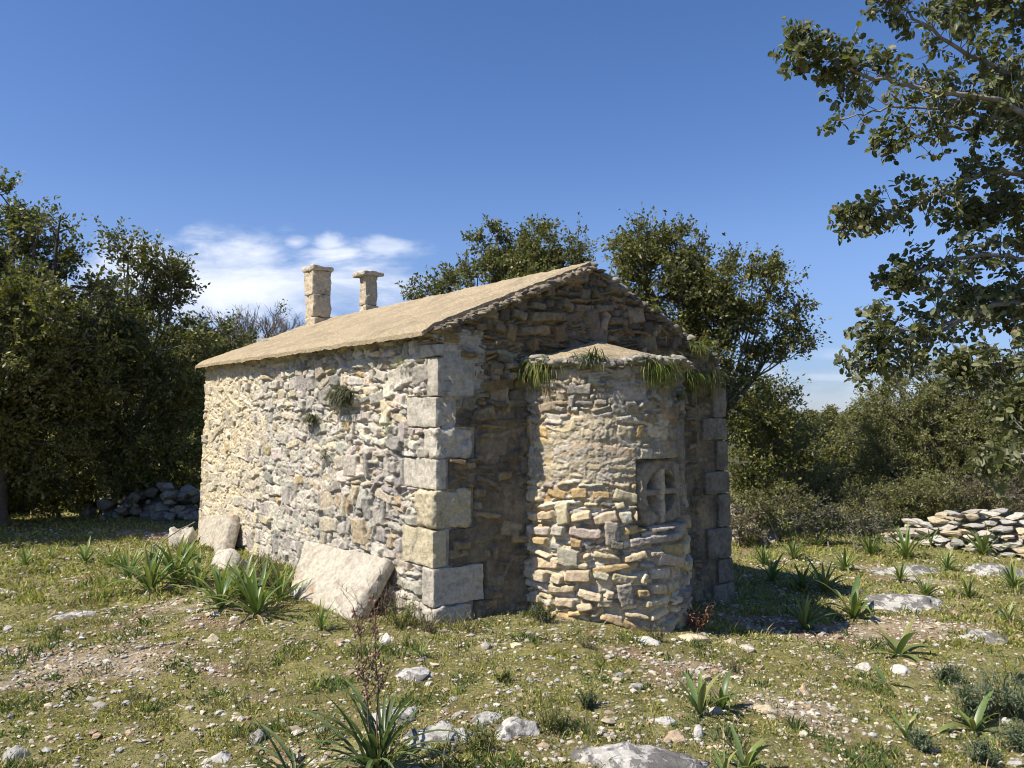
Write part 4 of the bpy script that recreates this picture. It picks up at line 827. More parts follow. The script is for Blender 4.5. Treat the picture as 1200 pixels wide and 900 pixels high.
tuft_hanging(wallpt(465, 424, .03), NS, 50, 0.06, 15, 'mossy green tuft under the eaves near the corner', [(.16, .18, .05)], spread=0.05)
DR = [(.20, .17, .11), (.14, .12, .08), (.26, .22, .15), (.12, .13, .06)]
def weed(px, py, hpx, label, seed, cols, n=60, cat='plant', name='weed', wid=0.003):
    p = gp(px, py); r = np.random.default_rng(seed); mb = MB(); s = hpx * p[1] / F
    for i in range(n // 3):
        az = r.uniform(0, 6.3); l = s * r.uniform(0.6, 1.1); el = r.uniform(0.7, 1.5); b = np.array([r.normal(0, s * .15), r.normal(0, s * .15), -0.01]); d = np.array([math.cos(az) * math.cos(el), math.sin(az) * math.cos(el), math.sin(el)])
        e = b + d * l; mid = (b + e) / 2 + r.normal(0, l * .05, 3); c = np.array(cols[r.integers(len(cols))]); mb.tube(np.stack([b, mid, e]), [0.0022, .0017, .001], 4, c * 0.8)
        for k in range(9):
            t = r.uniform(0.3, 1); strap(mb, b + (e - b) * t, r.uniform(0, 6.3), r.uniform(-0.2, 1.2), s * r.uniform(0.08, 0.2), wid * 1.3, 0.8, r, np.array(cols[r.integers(len(cols))]) * r.uniform(0.7, 1.2), n=4)
    o = mb.build(name, M_GRASS); o.location = tuple(p); return tag(o, label, cat)
weed(448, 728, 60, 'tall dry weed at the right foot of the big leaning slab', 1, [(.16, .12, .09), (.2, .15, .11)], 60)
weed(470, 735, 36, 'green weed between the leaning slab and the chapel corner', 2, GH, 90, wid=.005)
weed(425, 745, 40, 'dry brown weed in front of the big leaning slab', 3, [(.16, .11, .08)], 40)
weed(500, 742, 28, 'grey weed at the foot of the chapel corner', 4, DR, 80)
weed(545, 742, 30, 'thin dry weed before the shaded gable', 5, DR, 50)
weed(637, 728, 26, 'dark bushy weed at the left foot of the apse', 6, BL, 110, wid=.005)
weed(816, 738, 34, 'reddish brown dry weed at the right foot of the apse', 7, [(.22, .11, .08), (.28, .16, .11), (.16, .1, .08)], 100, wid=.007)
weed(310, 690, 44, 'dry grey bush between the pitted stone and the big slab', 8, [(.17, .15, .11), (.13, .13, .08), (.2, .17, .12)], 200, wid=.004)
weed(770, 752, 24, 'low grey weed in the grass before the apse', 9, DR, 70)
weed(690, 760, 20, 'low brown weed left of the flat grey rock', 10, DR, 60)
weed(860, 788, 20, 'small dry weed in the grass under the chapel shadow', 11, DR, 60)
weed(650, 858, 34, 'green wispy weed above the long white outcrop', 12, GH, 120)
weed(690, 830, 24, 'dark green weed in the middle foreground', 13, BL, 100, wid=.005)
weed(590, 800, 20, 'low green weed before the shaded gable', 14, GH, 90, wid=.005)
weed(380, 870, 36, 'thin grass weed left of the asphodel clump', 15, GH, 60)
weed(560, 880, 34, 'green weed in front of the stained outcrop', 16, GH, 120)
SG = [(.15, .19, .11), (.125, .165, .10), (.18, .215, .13)]
for i, (x, y, h, lab) in enumerate([(1185, 840, 62, 'largest grey green feathery shrub at the right edge'), (1140, 838, 44, 'grey green feathery shrub around the lower right squill'), (1195, 880, 36, 'feathery shrub in the bottom right corner'), (1110, 800, 26, 'small feathery shrub above the lower right squill'), (1080, 880, 26, 'low feathery herb left of the bottom right shrubs'), (1150, 895, 30, 'low feathery herb at the bottom edge right')]):
    weed(x, y, h, lab, 40 + i, SG, 240, 'shrub', 'feathery_shrub', wid=.005)

# daisies
dm = MB(); V0, F0 = ICO[1]
for k in range(9):
    a = k * 0.698; dm.add(np.array([[0, 0, 0], [math.cos(a - .3) * .7, math.sin(a - .3) * .7, .05], [math.cos(a), math.sin(a), .1], [math.cos(a + .3) * .7, math.sin(a + .3) * .7, .05]]), [[0, 1, 2, 3]], (.75, .75, .72))
dm.add(V0 * np.array([.28, .28, .18]) + [0, 0, .08], F0, (.6, .42, .05)); dm.tube([[0, 0, 0], [.05, 0, -1.2], [0, 0, -2.4]], .06, 4, (.12, .16, .05))
dobj = dm.build('daisy', M_GRASS, link=False)
for i, (x, y) in enumerate([(995, 822), (956, 826), (975, 848), (1000, 850), (972, 862), (978, 865), (1035, 852), (1088, 872), (1042, 875), (942, 818), (948, 828), (915, 840), (890, 810), (940, 800), (1010, 880), (985, 895), (920, 870), (1130, 880), (755, 822), (735, 850), (742, 833), (770, 800), (785, 795), (905, 800)]):
    p = gp(x, y); o = dobj.copy(); COL.objects.link(o); o.location = (p[0], p[1], p[2] + 0.025); o.scale = (.011,) * 3; o.rotation_euler = (-0.5, 0.1 * (i % 5 - 2), i)
    tag(o, 'tiny white daisy blooming in the grass at right front', 'flower', 'daisies in the right front grass')

# ---------------------------------------------------------------- dry stone walls and heaps
def heap(name, stones, mat, label, cat, origin):
    mb = MB()
    for (p, s, R, tint, seed) in stones:
        V, Fc = rock_np(seed, 4, 15, 0.10); mb.add((V * s) @ R.T + p, Fc, tint)
    o = mb.build(name, mat, None, origin); o.location = tuple(origin); return tag(o, label, cat)
rg = np.random.default_rng(14); st = []
A, B_ = gp(1022, 632), gp(1240, 662); Dv = (B_ - A); Ln = np.linalg.norm(Dv[:2]); dv = Dv / Ln; nrm = np.array([-dv[1], dv[0], 0]); nrm = nrm if nrm[1] > 0 else -nrm
for row in range(7):
    z = 0.0 + row * 0.085; x = rg.uniform(0, .15)
    while x < Ln:
        s = np.array([rg.uniform(.08, .21), rg.uniform(.10, .16), rg.uniform(.042, .07)]); hmax = 0.10 + 0.48 * ss(x / Ln, 0.0, 0.45) + 0.04 * math.sin(x * 5)
        if z < hmax:
            for back in (0, 1):
                p = A + dv * (x + s[0]) + nrm * (0.05 + back * 0.22 + 0.03 * row + rg.normal(0, .03)); p[2] = float(gz(p[0], p[1])) + z + rg.normal(0, .015) + 0.03
                R = np.array(Matrix.Rotation(math.atan2(dv[1], dv[0]) + rg.normal(0, .15), 3, 'Z') @ Matrix.Rotation(rg.normal(0, .12), 3, 'Y') @ Matrix.Rotation(rg.normal(0, .12), 3, 'X'))
                st.append((p, s, R, [PALE * .85, RW * .85, CREAM * .8, RW * .75, GREY][rg.integers(5)] * rg.uniform(.85, 1.1), int(rg.integers(40)) + 500))
        x += 1.75 * s[0]
heap('dry_stone_wall', st, M_PEBBLE, 'low dry stone wall of white field stones at the right edge', 'dry stone wall', A)
def rubble_heap(cx, cy, n, ex, ey, ez, label, seed, smin=.08, smax=.2, tintf=0.8, name='rubble_heap', cat='rubble heap'):
    r = np.random.default_rng(seed); c = np.array([cx, cy, float(gz(cx, cy))]); stt = []
    for i in range(n):
        x, y = np.clip(r.normal(0, .45, 2), -.85, .85); z = max(0, 1 - (x * x + y * y) * 1.2) * r.random(); s = r.uniform(smin, smax) * np.array([1.2, 1, .7])
        stt.append((c + np.array([x * ex, y * ey, z * ez + .03]), s, np.array(Matrix.Rotation(r.uniform(0, 6.3), 3, 'Z') @ Matrix.Rotation(r.normal(0, .3), 3, 'X')), [PALE, RW, CREAM, GREY][r.integers(4)] * r.uniform(.8, 1.1) * tintf, 540 + i % 30))
    heap(name, stt, M_PEBBLE, label, cat, c)
rubble_heap(3.35, 11.9, 90, 0.7, 0.5, 0.55, 'pile of rubble under the bushes behind the right chapel corner', 5, .05, .12, .6)
rubble_heap(-5.2, 11.75, 110, 1.5, 0.4, 0.45, 'shaded rubble bank under the left trees beside the chapel', 6, .05, .15, .55)
# fallen branch left of the slabs
a, b = gp(150, 672), wallpt(228, 612, .5); mb = MB(); t = np.linspace(0, 1, 9)[:, None]; pts = a + (b - a) * t + np.array([0, 0, 1]) * 0.06 * np.sin(t * np.pi) + 0.012 * np.sin(t * 19)
mb.tube(pts - a, np.linspace(.009, .006, 9), 6, (.30, .26, .21)); o = mb.build('fallen_branch', M_BARK); o.location = tuple(a); tag(o, 'thin bare grey branch leaning beside the upright slab', 'branch')

# ---------------------------------------------------------------- trees
def leaf_cloud(bases, dirs, size, rng, cols, aspect=0.5, near=False, droop=0.15):
    """one small folded leaf per base point, growing along dirs"""
    n = len(bases); d = dirs / (np.linalg.norm(dirs, axis=1)[:, None] + 1e-9); d[:, 2] -= droop * rng.random(n); 
    rnd = rng.normal(size=(n, 3)); s = np.cross(d, rnd); s /= np.linalg.norm(s, axis=1)[:, None] + 1e-9; nn = np.cross(s, d)
    # leaves lie more flat than upright
    flip = nn[:, 2] < 0; nn[flip] *= -1; s[flip] *= -1
    l = (size * rng.uniform(0.5, 1.35, n))[:, None]; w = l * aspect * rng.uniform(0.8, 1.2, n)[:, None]
    c = cols[rng.integers(len(cols), size=n)] * rng.uniform(0.7, 1.35, (n, 1))
    if near:
        V = np.stack([bases, bases + d * l * .3 + s * w * .46 + nn * w * .1, bases + d * l * .75 + s * w * .42 + nn * w * .1, bases + d * l, bases + d * l * .75 - s * w * .42 + nn * w * .1, bases + d * l * .3 - s * w * .46 + nn * w * .1], 1).reshape(-1, 3)
        i = np.arange(n) * 6; F = np.concatenate([np.stack([i, i + 3, i + 2, i + 1], 1), np.stack([i, i + 5, i + 4, i + 3], 1)]); return V, F, np.repeat(c, 6, 0)
    V = np.stack([bases, bases + d * l * .5 + s * w * .5, bases + d * l, bases + d * l * .5 - s * w * .5], 1).reshape(-1, 3)
    i = np.arange(n) * 4; return V, np.stack([i, i + 3, i + 2, i + 1], 1), np.repeat(c, 4, 0)
def bez(a, b, rng, n=8, bend=0.15, sagz=0.0):
    t = np.linspace(0, 1, n)[:, None]; L_ = np.linalg.norm(b - a); k = rng.normal(0, bend * L_, 3); k2 = rng.normal(0, bend * 0.4 * L_, 3)
    return a + (b - a) * t + k * (t * (1 - t)) * 2 + k2 * np.sin(t * 2 * np.pi) * 0.5 + np.array([0, 0, sagz]) * t * (1 - t) * 4
CAROB = np.array([(.105, .115, .032), (.125, .13, .038), (.08, .09, .026), (.16, .155, .05), (.19, .165, .06), (.11, .11, .042)])
def tree(name, label, cat, base, fork_h, trunk_r, blobs, seed, leaf=0.06, clump_r=0.40, dens=1.0, tw_per=20, lv_per=17, cols=CAROB, near=False, group=None, bark=(.13, .115, .10), extra=None, aspect=0.5, stems=1, clumps_per_m3=3.2, up=0.35, fill=0.0, pods=0):
    """blobs: (x, y, z, rx, ry, rz) ellipsoids of foliage in world metres"""
    r = np.random.default_rng(seed); base = np.asarray(base, float); root = empty(name, base, label, cat, group); wood = MB(); bark = np.array(bark)
    cen = np.mean([b[:3] for b in blobs], 0); fork = base + (np.array([cen[0], cen[1], 0]) - np.array([base[0], base[1], 0])) * 0.25; fork[2] = base[2] + fork_h
    for s_ in range(stems):
        b0 = base + (r.normal(0, 0.15, 3) * np.array([1, 1, 0]) if stems > 1 else 0); f0 = fork + (r.normal(0, 0.2, 3) if stems > 1 else 0)
        pt = bez(b0 - np.array([0, 0, .08]), f0, r, 10, 0.10); rr = np.linspace(trunk_r, trunk_r * 0.62, 10); rr[0] *= 1.45; rr[1] *= 1.12; wood.tube(pt, rr / (stems ** .5), 10, bark)
    LB, LD = [], []
    for (bx, by, bz, rx, ry, rz) in blobs:
        C = np.array([bx, by, bz]); R3 = np.array([rx, ry, rz]); lim = bez(fork, C, r, 10, 0.10); r0 = trunk_r * 0.30 * min(1, (rx * rz) ** .5 / 0.8 + .25); wood.tube(lim, np.linspace(r0, r0 * .3, 10), 7, bark)
        vol = 4.2 * rx * ry * rz; nc = max(3, int(vol * clumps_per_m3 * dens + 2))
        q = r.normal(size=(nc, 3)); q /= np.linalg.norm(q, axis=1)[:, None]; q *= (r.random(nc) ** (0.5 if not fill else 0.36))[:, None]; CL = C + q * R3
        for j in range(nc):
            st_ = lim[r.integers(5, 10)]; br = bez(st_, CL[j], r, 6, 0.12); wood.tube(br, np.linspace(r0 * .3, .006, 6), 5, bark)
            outw = CL[j] - C; outw = outw / (np.linalg.norm(outw) + 1e-6); cr = clump_r * r.uniform(0.6, 1.25)
            for k in range(tw_per):
                dd = r.normal(size=3); dd /= np.linalg.norm(dd); dd = dd + outw * 0.7 + np.array([0, 0, up]); dd /= np.linalg.norm(dd); ln = cr * r.uniform(0.45, 1.1)
                o0 = br[r.integers(3, 6)]; e = o0 + dd * ln
                if k % 3 == 0: wood.tube(np.stack([o0, (o0 + e) / 2 + r.normal(0, .02, 3), e]), [.005, .0035, .002], 4, bark * 1.1)
                m = max(3, int(lv_per * r.uniform(.7, 1.3))); t = r.uniform(.25, 1.05, m)[:, None]; pp = o0 + (e - o0) * t + r.normal(0, leaf * .35, (m, 3)); ld = dd * 0.7 + r.normal(0, .75, (m, 3)); LB.append(pp); LD.append(ld)
    if extra: extra(wood, r, fork, bark)
    wood.build('trunk', M_BARK, root, base)
    LB, LD = np.concatenate(LB), np.concatenate(LD); V, Fq, C = leaf_cloud(LB, LD, leaf, r, np.asarray(cols), aspect, near)
    mesh_np('crown', V - base, Fq, M_LEAF, C, root, smooth=False); return root, len(LB)
def B(px, py, Y, rx, rz, ry=None):
    p = at(px, py, Y); k = Y / F; return (*p, rx * k, (ry if ry is not None else (rx + rz) / 2 * k * 1.1), rz * k)
NL = {}
def snag(wood, r, fork, bark):
    dk = np.array([.05, .045, .04]); p0 = at(95, 420, 10.6); p1 = at(62, 330, 10.5); p2 = at(71, 252, 10.5); wood.tube(np.stack([fork, p0, p1, at(66, 290, 10.5), p2]), [.07, .045, .03, .022, .006], 6, dk)
    for a, b, c in (((68, 272), (80, 268), (93, 262)), ((67, 262), (60, 254), (66, 250)), ((70, 258), (78, 255), (82, 250)), ((66, 285), (60, 262), (59, 258))): wood.tube(np.stack([at(*a, 10.5), at(*b, 10.5), at(*c, 10.5)]), [.012, .008, .003], 5, dk)
    wood.tube(np.stack([fork, at(100, 400, 10.8), at(140, 322, 10.9)]), [.05, .03, .008], 6, dk)
def gpt(px, Y): x = (px - 600) / F * Y; return (x, Y, float(gz(x, Y)))
NL['l1'] = tree('carob_tree', 'tallest dark evergreen tree at the left edge with a bare snag', 'tree', gpt(-10, 10.6), 1.3, .22,
    [B(-15, 275, 10.4, 50, 60), B(40, 290, 10.5, 45, 40), B(-70, 320, 10.2, 70, 80), B(20, 360, 10.0, 75, 55), B(85, 335, 10.8, 45, 35), B(-40, 420, 9.8, 80, 60), B(50, 430, 10.2, 75, 60), B(10, 240, 10.6, 24, 25), B(-90, 450, 10.0, 80, 80), B(75, 490, 10.9, 60, 40), B(-20, 500, 10.2, 70, 40), B(30, 540, 11.4, 60, 36), B(95, 545, 11.8, 40, 30), B(-110, 400, 9.4, 90, 70), B(-190, 360, 9.2, 90, 80), B(-30, 470, 9.6, 60, 40), B(-200, 470, 9.2, 90, 60), B(-5, 565, 11.0, 60, 28), B(65, 572, 11.6, 55, 24), B(35, 520, 10.6, 60, 36)], 1, leaf=.066, extra=snag, clumps_per_m3=11, fill=1)[1]
NL['l2'] = tree('carob_tree', 'dark evergreen tree with ragged top between the snag and the chapel', 'tree', gpt(135, 12.0), 1.2, .18,
    [B(150, 300, 11.8, 22, 24), B(190, 290, 11.8, 20, 26), B(165, 345, 11.8, 45, 40), B(205, 340, 12.0, 22, 30), B(125, 375, 11.5, 55, 45), B(195, 410, 11.6, 48, 42), B(120, 440, 11.2, 65, 55), B(200, 480, 12.0, 42, 45), B(235, 420, 13.0, 32, 40), B(150, 510, 11.6, 55, 35), B(235, 390, 12.6, 20, 24), B(170, 545, 12.4, 50, 24), B(120, 560, 12.8, 50, 22), B(225, 535, 12.8, 22, 24), B(150, 572, 11.8, 50, 22), B(200, 575, 12.4, 34, 24), B(110, 535, 11.4, 50, 30)], 2, leaf=.066, clumps_per_m3=13, fill=1)[1]
NL['l3'] = tree('carob_tree', 'dark evergreen tree filling the gap deep behind the left trees', 'tree', gpt(80, 16.0), 1.2, .2,
    [B(60, 420, 16, 110, 70), B(150, 450, 15.5, 90, 60), B(230, 460, 16.5, 60, 50), B(-20, 440, 16, 110, 90), B(100, 530, 15, 120, 40), B(210, 540, 15.5, 60, 45), B(270, 430, 18, 40, 25), B(-40, 540, 15, 110, 50), B(60, 575, 15.5, 100, 22), B(190, 575, 15.5, 70, 22)], 3, leaf=.09, clump_r=.5, clumps_per_m3=9, fill=1)[1]
NL['a'] = tree('carob_tree', 'evergreen tree crown rising behind the roof ridge left of the apex', 'tree', gpt(600, 14.5), 1.6, .17,
    [B(600, 300, 14.0, 42, 34), B(655, 300, 14.0, 34, 36), B(575, 285, 14.2, 22, 20), B(632, 280, 14.2, 28, 16), B(560, 325, 14.0, 26, 20), B(525, 335, 14.0, 16, 12), B(500, 338, 14.2, 12, 9), B(683, 285, 14.2, 12, 20), B(620, 340, 14, 70, 40), B(476, 345, 14.2, 9, 7)], 4, leaf=.066, clumps_per_m3=19, up=.6)[1]
NL['b'] = tree('carob_tree', 'large evergreen tree with see-through crown behind the right gable rake', 'tree', gpt(840, 12.4), 1.9, .16,
    [B(745, 295, 12.4, 30, 34), B(790, 300, 12.2, 42, 26), B(760, 335, 12.2, 45, 34), B(825, 325, 12.2, 40, 32), B(870, 325, 12.5, 28, 22), B(905, 330, 12.6, 24, 24), B(925, 365, 12.6, 20, 26), B(880, 370, 12.4, 30, 20), B(930, 405, 12.6, 16, 22), B(845, 380, 12.2, 40, 28), B(895, 420, 12.6, 22, 20), B(860, 425, 12.4, 28, 28), B(810, 370, 12.2, 45, 40), B(760, 275, 12.4, 16, 16)], 5, leaf=.066, clumps_per_m3=22, up=.6)[1]
YEL = np.array([(.12, .13, .03), (.15, .15, .04), (.09, .10, .03), (.07, .085, .03), (.20, .17, .04)])
NL['c'] = tree('broadleaf_bush', 'yellow green bush behind the right corner of the chapel', 'bush', gpt(880, 12.6), .6, .07,
    [B(880, 500, 12.4, 45, 40), B(915, 520, 12.6, 32, 35), B(865, 545, 12.3, 38, 30), B(905, 560, 12.2, 40, 22)], 6, leaf=.055, cols=YEL, clumps_per_m3=16)[1]
NL['c2'] = tree('carob_bush', 'dark green bush behind the yellow green one', 'bush', gpt(885, 14.5), .8, .09, [B(890, 470, 14, 38, 28), B(915, 500, 14, 30, 30), B(860, 480, 14, 35, 40), B(925, 540, 13.6, 45, 40)], 16, leaf=.06, clumps_per_m3=16)[1]
OLV = np.array([(.16, .165, .06), (.135, .145, .052), (.19, .185, .075), (.115, .12, .042), (.22, .20, .085)])
NL['d'] = tree('mastic_bush', 'broad grey green bush above the dry stone wall', 'bush', gpt(1080, 14.6), .7, .1,
    [B(1055, 480, 14.2, 55, 40), B(1110, 465, 14.4, 50, 38), B(1020, 505, 14.0, 42, 40), B(1080, 520, 13.8, 70, 45), B(1140, 500, 14.0, 55, 45), B(1030, 550, 13.6, 60, 30), B(1120, 555, 13.4, 70, 30), B(1085, 450, 14.6, 40, 26), B(1140, 445, 14.6, 40, 26), B(1040, 460, 14.4, 30, 24), B(1060, 590, 13.0, 60, 24), B(985, 575, 13.2, 40, 30)], 7, leaf=.042, cols=OLV, clumps_per_m3=16, clump_r=.3, lv_per=24, stems=4, fill=1)[1]
NL['e'] = tree('mastic_bush', 'darker bush at the right edge behind the dry stone wall', 'bush', gpt(1200, 13.6), .7, .1,
    [B(1185, 480, 13.2, 50, 45), B(1230, 500, 13.0, 60, 60), B(1190, 540, 12.8, 55, 40), B(1160, 450, 14.0, 35, 25)], 8, leaf=.05, cols=np.array([(.11, .12, .04), (.135, .135, .05), (.085, .095, .035)]), clumps_per_m3=14, clump_r=.32, lv_per=22, stems=3, fill=1)[1]
for i, (x, y, Y, rx, rz, lab) in enumerate([(-95, 550, 10.9, 60, 60, 'unseen bush added beyond the left edge to block sun under the tallest tree'), (30, 560, 12.8, 60, 34, 'dark bush in shade behind the leftmost trunk'), (125, 575, 13.4, 60, 30, 'dark bush in shade between the two left trunks'), (205, 570, 13.6, 40, 30, 'dark bush in shade right of the second left trunk'), (-30, 575, 12.2, 50, 30, 'dark bush in shade at the left edge'), (175, 590, 12.2, 30, 14, 'low dark bush at the foot of the left trees beside the chapel end'), (952, 500, 34, 26, 18, 'far dark bush on the skyline, left one in the gap between chapel and right bushes'), (978, 495, 30, 18, 24, 'far dark pointed tree on the skyline in the gap right of chapel'), (935, 530, 20, 40, 32, 'olive green bush below the skyline gap'), (985, 540, 19, 36, 36, 'dark bush left of the broad grey green bush'), (1010, 500, 26, 26, 24, 'far bush touching the left side of the broad grey green bush')]):  # first bush is out of view, added to block sun under the left trees
    NL['f%d' % i] = tree('wild_bush', lab, 'bush', gpt(x, Y), .5, .08, [B(x, y, Y, rx, rz), B(x + rx * .5, y + rz * .5, Y, rx * .8, rz * .8), B(x - rx * .5, y + rz * .6, Y, rx * .8, rz * .8)], 60 + i, leaf=.05 + Y * .0016, cols=OLV if i in (8, 10) else CAROB, clumps_per_m3=14 if Y < 22 else 7, clump_r=.4 if Y > 15 else .3, stems=3, fill=1)[1]
BRN = np.array([(.16, .125, .085), (.12, .10, .06), (.2, .165, .11), (.11, .11, .055)])
GRB = np.array([(.15, .14, .10), (.12, .125, .08), (.19, .175, .13), (.09, .10, .05)])
for i, (x, y, Y, rx, rz, cols, lab) in enumerate([(900, 590, 11.6, 45, 26, OLV * .9, 'dark low shrub beside the rubble pile'), (960, 605, 11.4, 34, 18, GRB, 'dry grey brush midway to the dry stone wall'), (1010, 590, 12.4, 45, 24, OLV * .8, 'green low shrub behind the dry grey brush'), (1090, 580, 12.6, 60, 24, OLV, 'olive brush behind the dry stone wall'), (1170, 575, 12.4, 60, 26, BRN, 'brown dry brush behind the right end of the dry stone wall'), (935, 575, 12.8, 40, 26, OLV * .85, 'dark shrub under the yellow green bush'), (1010, 615, 11.0, 30, 12, GRB, 'low dry brush at the left end of the dry stone wall'), (880, 612, 11.2, 24, 20, BRN, 'brown dry shrub close behind the right chapel corner')]):
    NL['g%d' % i] = tree('low_shrub', lab, 'shrub', gpt(x, Y), .15, .03, [B(x, y, Y, rx, rz), B(x + rx * .5, y + rz * .3, Y, rx * .7, rz * .8), B(x - rx * .5, y + rz * .3, Y, rx * .7, rz * .8)], 80 + i, leaf=.046, cols=cols, clumps_per_m3=38, clump_r=.2, lv_per=13, tw_per=12, stems=4, fill=1, aspect=.38)[1]
# leafless small tree behind the far end of the roof
r = np.random.default_rng(9); base = np.array(gpt(300, 17.5)); root = empty('bare_tree', base, 'leafless grey twiggy tree behind the far end of the roof', 'tree'); mb = MB(); gb = np.array([.17, .15, .13])
def twigs(p, d, l, rad, depth):
    e = p + d * l; mid = (p + e) / 2 + r.normal(0, l * .06, 3); mb.tube(np.stack([p, mid, e]), [rad, rad * .85, rad * .65], 5 if depth > 2 else 4, gb)
    if depth == 0: return
    for k in range(3 if depth > 2 else r.integers(2, 5)):
        nd_ = d + r.normal(0, .42, 3); nd_[2] += .12; nd_ /= np.linalg.norm(nd_); twigs(p + (e - p) * r.uniform(.55, 1), nd_, l * r.uniform(.58, .82), rad * .62, depth - 1)
twigs(base, np.array([0, 0, 1.]), 2.1, .07, 0)
for a in range(6): d0 = np.array([math.cos(a * 1.05) * .55, math.sin(a * 1.05) * .5, 1.]); twigs(base + [0, 0, 2.0], d0 / np.linalg.norm(d0), .85, .04, 5)
mb.build('trunk', M_BARK, root, base)
pp = np.array([at(*q, 17.4) for q in [(275, 372), (300, 388), (330, 362), (286, 395), (318, 402)]]); pp = np.repeat(pp, 70, 0) + r.normal(0, .10, (350, 3)); V, Fq, C = leaf_cloud(pp, r.normal(size=(350, 3)), .07, r, YEL); mesh_np('crown', V - base, Fq, M_LEAF, C, root, smooth=False)
NL['h'] = tree('carob_bush', 'low evergreen bush at the foot of the leafless tree', 'bush', gpt(265, 17.0), .8, .09, [B(265, 405, 16.8, 22, 22), B(300, 415, 17, 40, 18), B(250, 440, 16.6, 40, 30), B(245, 395, 16.5, 12, 16)], 19, leaf=.075, clumps_per_m3=12)[1]

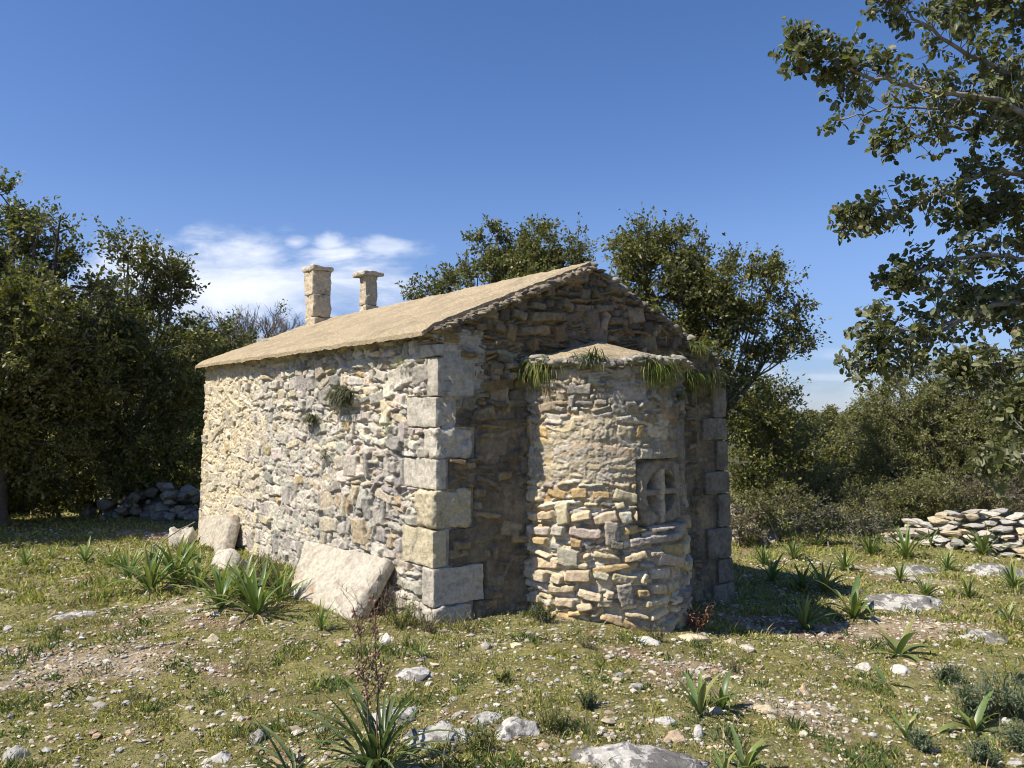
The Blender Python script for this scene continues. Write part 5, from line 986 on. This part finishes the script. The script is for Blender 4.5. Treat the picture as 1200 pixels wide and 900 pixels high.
# near carob at the right whose boughs hang into the picture
FG = np.array([(.082, .095, .034), (.10, .112, .04), (.062, .075, .030), (.13, .135, .052), (.18, .18, .09), (.095, .105, .06), (.16, .15, .07)])
def near_boughs():
    r = np.random.default_rng(23); base = np.array([4.55, 5.3, float(gz(4.55, 5.3))]); root = empty('near_carob_tree', base, 'near evergreen tree whose leafy boughs hang in from the right edge', 'tree'); wood = MB(); bk = np.array([.27, .245, .215])
    fork = base + [-.1, .1, 1.5]; wood.tube(bez(base - [0, 0, .1], fork, r, 8, .05), np.linspace(.26, .19, 8), 12, bk * .7)
    # boughs: polylines of (px, py, depth); leaves grow on side twigs along them
    boughs = [([(1330, 330, 5.2), (1250, 200, 5.0), (1190, 118, 4.9), (1100, 108, 4.8), (1025, 92, 4.7), (970, 70, 4.65), (925, 50, 4.6)], 150),
              ([(1330, 330, 5.2), (1260, 130, 5.1), (1190, 88, 5.0), (1130, 62, 4.9), (1065, 15, 4.8), (1030, -8, 4.8)], 95),
              ([(1250, 200, 5.0), (1180, 140, 5.2), (1110, 128, 5.2), (1040, 125, 5.1), (985, 140, 5.0)], 75),
              ([(1330, 330, 5.2), (1240, 220, 5.3), (1170, 195, 5.3), (1120, 215, 5.2), (1070, 240, 5.1), (1020, 258, 5.0), (985, 262, 5.0)], 105),
              ([(1240, 220, 5.3), (1180, 150, 5.4), (1100, 150, 5.3), (1050, 168, 5.2), (1035, 172, 5.2)], 50),
              ([(1330, 350, 5.2), (1250, 310, 5.2), (1180, 300, 5.2), (1120, 300, 5.1), (1075, 320, 5.0), (1050, 330, 5.0)], 105),
              ([(1330, 380, 5.2), (1250, 370, 5.3), (1190, 350, 5.3), (1130, 375, 5.2), (1080, 400, 5.1), (1030, 420, 5.0), (1000, 432, 5.0)], 120),
              ([(1130, 375, 5.2), (1085, 385, 5.1), (1040, 388, 5.0), (1018, 382, 5.0)], 40),
              ([(1330, 390, 5.2), (1260, 420, 5.0), (1200, 420, 4.9), (1150, 430, 4.9), (1110, 435, 4.9)], 90),
              ([(1330, 300, 5.2), (1260, 60, 5.3), (1200, 20, 5.2), (1150, 5, 5.1), (1110, 12, 5.0)], 95),
              ([(1330, 300, 5.2), (1280, 0, 5.1), (1220, -30, 5.0), (1150, -35, 5.0)], 60),
              ([(1330, 350, 5.2), (1270, 270, 5.4), (1210, 240, 5.4), (1160, 250, 5.4), (1110, 262, 5.3)], 110),
              ([(1330, 350, 5.2), (1270, 340, 5.5), (1210, 380, 5.5), (1150, 350, 5.5), (1120, 350, 5.4)], 110),
              ([(1330, 330, 5.2), (1270, 180, 5.5), (1210, 150, 5.6), (1160, 100, 5.6)], 100),
              ([(1330, 390, 5.1), (1270, 450, 4.8), (1215, 470, 4.7), (1180, 480, 4.7)], 70),
              ([(1330, 400, 5.1), (1270, 490, 4.6), (1225, 520, 4.4), (1185, 540, 4.3), (1150, 545, 4.3)], 34)]
    LB, LD = [], []
    for pl, nt in boughs:
        P_ = np.array([at(*q) for q in pl]); P_ = np.concatenate([[fork], P_]) if pl[0][0] >= 1300 else P_
        t = np.linspace(0, len(P_) - 1, len(P_) * 5); I = np.minimum(t.astype(int), len(P_) - 2); f = (t - I)[:, None]
        Q = P_[I] * (1 - f) + P_[I + 1] * f
        for _ in range(3): Q[1:-1] = (Q[:-2] + Q[1:-1] * 2 + Q[2:]) / 4
        Q[1:-1] += r.normal(0, .008, Q[1:-1].shape); nq = len(Q)
        wood.tube(Q, np.linspace(.030 if pl[0][0] >= 1300 else .014, .004, nq), 7, bk)
        vis = np.array([q[0] / q[1] < .74 for q in Q]); idx = np.where(vis)[0]; lo = idx.min() if len(idx) else 0
        for k in range(int(nt * .86)):
            i = int(lo + (nq - 1 - lo) * r.random() ** .8); o0 = Q[i]; tg = Q[min(i + 1, nq - 1)] - Q[max(i - 1, 0)]; tg /= np.linalg.norm(tg) + 1e-9
            dd = r.normal(size=3); dd -= tg * (dd @ tg) * .5; dd /= np.linalg.norm(dd); dd = dd + tg * .55 + np.array([0, 0, .1]); dd /= np.linalg.norm(dd); ln = r.uniform(.06, .24) * (1.15 if i < nq * .8 else .7)
            e = o0 + dd * ln; wood.tube(np.stack([o0, (o0 + e) / 2 + r.normal(0, .01, 3), e]), [.0035, .0025, .0015], 4, bk)
            for s_ in range(r.integers(2, 4)):      # pinnate sprays: paired leaflets on a short stalk
                a = o0 + (e - o0) * r.uniform(.35, 1); sd = dd * .6 + r.normal(0, .6, 3); sd /= np.linalg.norm(sd); side = np.cross(sd, r.normal(size=3)); side /= np.linalg.norm(side)
                for q in range(3):
                    for sg in (-1, 1): LB.append(a + sd * .026 * (q + .4)); LD.append(sd * .45 + side * sg + r.normal(0, .18, 3))
    wood.build('trunk', M_BARK, root, base)
    LB, LD = np.array(LB), np.array(LD); V, Fq, C = leaf_cloud(LB, LD, .044, r, FG, .66, True, .2)
    crown = mesh_np('crown', V - base, Fq, M_LEAF, C, root, smooth=False)
    # a few withered pale leaves
    m = 46; sel = r.choice(len(LB), m); V, Fq, C = leaf_cloud(LB[sel], LD[sel], .06, r, np.array([(.55, .47, .25), (.5, .36, .2), (.6, .55, .34)]), .6, True)
    w_ = mesh_np('withered_leaves', V - base, Fq, M_GRASS, C, root, smooth=False); w_['label'] = 'pale withered leaves among the green ones'; return len(LB)
NL['near'] = near_boughs()
print('leaves', NL, sum(NL.values()))
